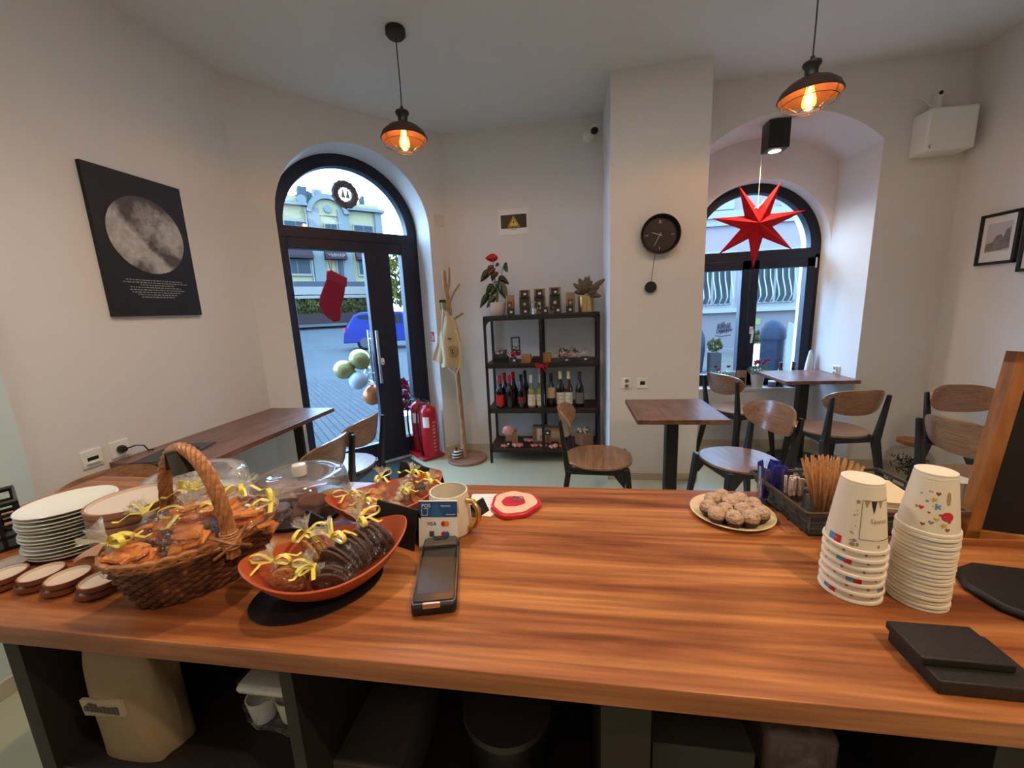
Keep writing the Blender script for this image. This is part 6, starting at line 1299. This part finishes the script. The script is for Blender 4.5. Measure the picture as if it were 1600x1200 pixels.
gd = mat('print_gold', srgb(176, 146, 96), .5); bkp = mat('print_black', srgb(40, 34, 36), .5); gr_ = mat('print_taupe', srgb(150, 136, 120), .6); pr = mat('print_red', srgb(206, 40, 60), .5); pb = mat('print_blue', srgb(96, 150, 200), .5); py_ = mat('print_yellow', srgb(206, 176, 60), .5); pbr = mat('print_rust', srgb(150, 66, 44), .6)
def cup_stack(cx, cy, r, h, n, pitch, where, grp, rzs):
    c0_ = None
    for i in range(n):
        top = i == n-1; z = CZ+.001+i*pitch+h
        if c0_ is None:
            t = thing('paper_cup', '', 'paper cup', (cx, cy, z)); MB(cupw).lathe(cup_profile(r, h), 44).build('cup_body', t, angle=50)
            if n < 10:
                f = cone_fn(r, h); m = MB(gr_); 
                for k in range(9): a = k*.7; decal(m, f, [(a+.05*cos(q*PI/4), h-.012+.003*sin(q*PI/4)) for q in range(8)], 1)
                m.build('printed_motifs', t)
                m = MB(pb); decal(m, f, [(-3.1, h-.018), (-2.85, h-.018), (-2.85, h-.006), (-3.1, h-.006)]); m.use(pr); decal(m, f, [(-2.85, h-.018), (-2.6, h-.018), (-2.6, h-.005), (-2.85, h-.005)]); m.build('printed_label', t)
            c0_ = t
        else: t = dup(c0_, (cx+.0006*sin(i*2), cy+.0006*cos(i*3), z), rzs[i % len(rzs)] if not top else 0)
        tag(t, 'paper cup on top of the '+where if top else 'paper cup lowest in the '+where if i == 0 else ORD[i]+' cup from the bottom of the '+where, 'paper cup', grp)
    return t
topA = cup_stack(.473, .684, .0425, .108, 7, .0152, 'shorter stack with the framed print', 'paper cups in the shorter stack', [0, 1.9, .8, 3.1, .4, 2.4])
f = cone_fn(.0425, .108); r_m = .036; am = -1.69
m = MB(bkp)
for a0, s0_, a1, s1_ in ((am-.36, .022, am+.95, .022), (am-.36, .022, am-.36, .086), (am-.36, .086, am+.95, .086), (am+.95, .022, am+.95, .086)): line_(m, f, a0, s0_, a1, s1_, .0006, r_m)
decal(m, f, [(am-.03, .0225), (am+.22, .0225), (am+.10, .043)]); m.build('printed_frame', topA)
m = MB(gd); decal(m, f, [(am-.30, .0225), (am-.08, .0225), (am-.19, .034)]); decal(m, f, [(am+.28, .0225), (am+.5, .0225), (am+.40, .034)]); m.build('printed_pennants', topA)
text_mb('Specia', .0105, gd, fn=lambda x, y: f(am+.35+x/.034, .055-y)).build('lettering', topA)
m = MB(gr_); rg = random.Random(15)
for k, (a, s_, r_) in enumerate(((-.52, .026, .0038), (-.52, .041, .0012), (-.50, .047, .0014), (-.60, .049, .0016), (-.50, .058, .0008), (-.52, .066, .0012), (-.60, .072, .0010), (-.63, .078, .0018), (-.57, .079, .0014), (-.50, .090, .0036), (-.62, .091, .0016), (-.55, .097, .0042))):
    decal(m, f, [(am+a+r_/r_m*(1 if q % 2 else .6)*cos(q*PI/6), s_+r_*(1 if q % 2 else .6)*sin(q*PI/6)) for q in range(12)], 1)
m.build('printed_snowflakes', topA)
topB = cup_stack(.565, .671, .0375, .090, 20, .0068, 'tall stack with hearts and flowers', 'paper cups in the tall stack', [0, 1, 2, 3])
f = cone_fn(.0375, .090); r_m = .031
for nm, mm, items in (('printed_hearts', pr, [(-1.95, .050, .0036, 'h'), (-1.02, .058, .0075, 'c')]), ('printed_hearts', pbr, [(-1.42, .024, .0034, 'h'), (-1.66, .055, .002, 'h'), (-1.80, .075, .0028, 'h'), (-1.28, .056, .0018, 'c'), (-.95, .066, .0024, 'h'), (-1.0, .078, .003, 'h')]),
        ('printed_flowers', pb, [(-1.42, .044, .0052, 'f'), (-1.78, .038, .0024, 'f'), (-1.75, .022, .0012, 'c'), (-2.05, .028, .0018, 'f')]), ('printed_flowers', py_, [(-1.55, .034, .0042, 'f'), (-1.14, .072, .0042, 'f'), (-1.40, .064, .0034, 'h')]), ('printed_hearts', gr_, [(-1.55, .070, .0034, 'h'), (-2.12, .050, .002, 'c'), (-1.66, .022, .0012, 'c')])):
    m = MB(mm)
    for a, s_, r_, k in items:
        if k == 'h': poly = [(0, 1), (-.9, -.1), (-.75, -.8), (-.25, -.8), (0, -.4), (.25, -.8), (.75, -.8), (.9, -.1)]
        elif k == 'c': poly = [(cos(q*PI/5), sin(q*PI/5)) for q in range(10)]
        else: poly = [((1 if q % 3 else .45)*cos(q*2*PI/15), (1 if q % 3 else .45)*sin(q*2*PI/15)) for q in range(15)]
        decal(m, f, [(a-.62+x*r_/r_m, s_+y*r_) for x, y in poly], 1)
    m.build(nm, topB)
m = MB(gd); decal(m, f, [(-1.70, .024), (-1.64, .019), (-1.56, .021), (-1.52, .030), (-1.57, .040), (-1.68, .040), (-1.72, .034)], 1); m.build('printed_blob', topB)
# third cup stack hidden behind
t = dup(topB.copy() if False else topA) if False else None
cbk = thing('paper_cup', 'white paper cup half hidden between the tall cup stack and the chalkboard', 'paper cup', (.842, .955, CZ+.085)); MB(cupw).lathe(cup_profile(.042, .084), 40).build('cup_body', cbk, angle=50)
# ---- chalkboard ----
cbw = wood('chalkboard_frame', srgb(150, 94, 44), srgb(172, 112, 56), srgb(190, 130, 72), (14, 14, 2), .5)
cb = thing('chalkboard', 'wooden framed chalkboard leaning at the right end of the counter', 'chalkboard', (.794, .872, CZ), R_(1)); tl = math.atan(.15/.36); MC_ = Matrix.Rotation(math.atan(-.055), 4, 'X') @ Matrix(((1, 0, math.tan(R_(4.5)), 0), (0, 1, 0, 0), (0, 0, 1, 0), (0, 0, 0, 1))) if False else Matrix.Rotation(R_(-2), 4, 'X') @ Matrix.Rotation(R_(7), 4, 'Y')
m = MB(cbw); m.box(0, .026, -.012, .012, 0, .385, MC_); m.box(0, .55, -.012, .012, .362, .385, MC_); m.box(0, .55, -.012, .012, 0, .020, MC_); m.box(.524, .55, -.012, .012, 0, .385, MC_); m.build('frame', cb, bevel=.001)
m = MB(mat('chalk_black', srgb(14, 13, 13), .7)); m.box(.024, .527, -.004, .004, .018, .364, MC_); m.build('board', cb)
# ---- black stand and slabs at the right ----
pst = thing('tablet_stand', 'black tablet stand with wide rounded foot at the right edge', 'stand', (.80, .665, CZ), R_(-12)); m = MB(mat('stand_black', srgb(26, 22, 22), .5))
m.prism([(-.150, .0), (-.140, .045), (-.10, .075), (.14, .085), (.16, -.08), (-.06, -.095), (-.13, -.05)], 0, .014); m.build('foot', pst, bevel=.006)
m = MB(mat('stand_black', (0, 0, 0))); m.prism([(-.02, .0), (.10, .0), (.10, .05), (-.02, .05)], .014, .09); m.bar((.04, .02, .08), (.05, -.01, .32), .24, .24, .02, .02, (1, 0, 0)) if False else m.box(.0, .1, .0, .03, .08, .16); m.build('column', pst, bevel=.004)
bb2 = thing('receipt_box', 'flat stepped black box at the front right corner of the counter', 'box', (.448, .487, CZ), R_(-1)); sb = mat('slab_black', srgb(30, 24, 22), .55, bump=.15, bscale=400)
m = MB(sb); m.box(.004, .122, .0, .084, 0, .020); m.build('base', bb2, bevel=.002); m = MB(sb); m.box(0, .104, .022, .086, .020, .032); m.build('lid', bb2, bevel=.002)
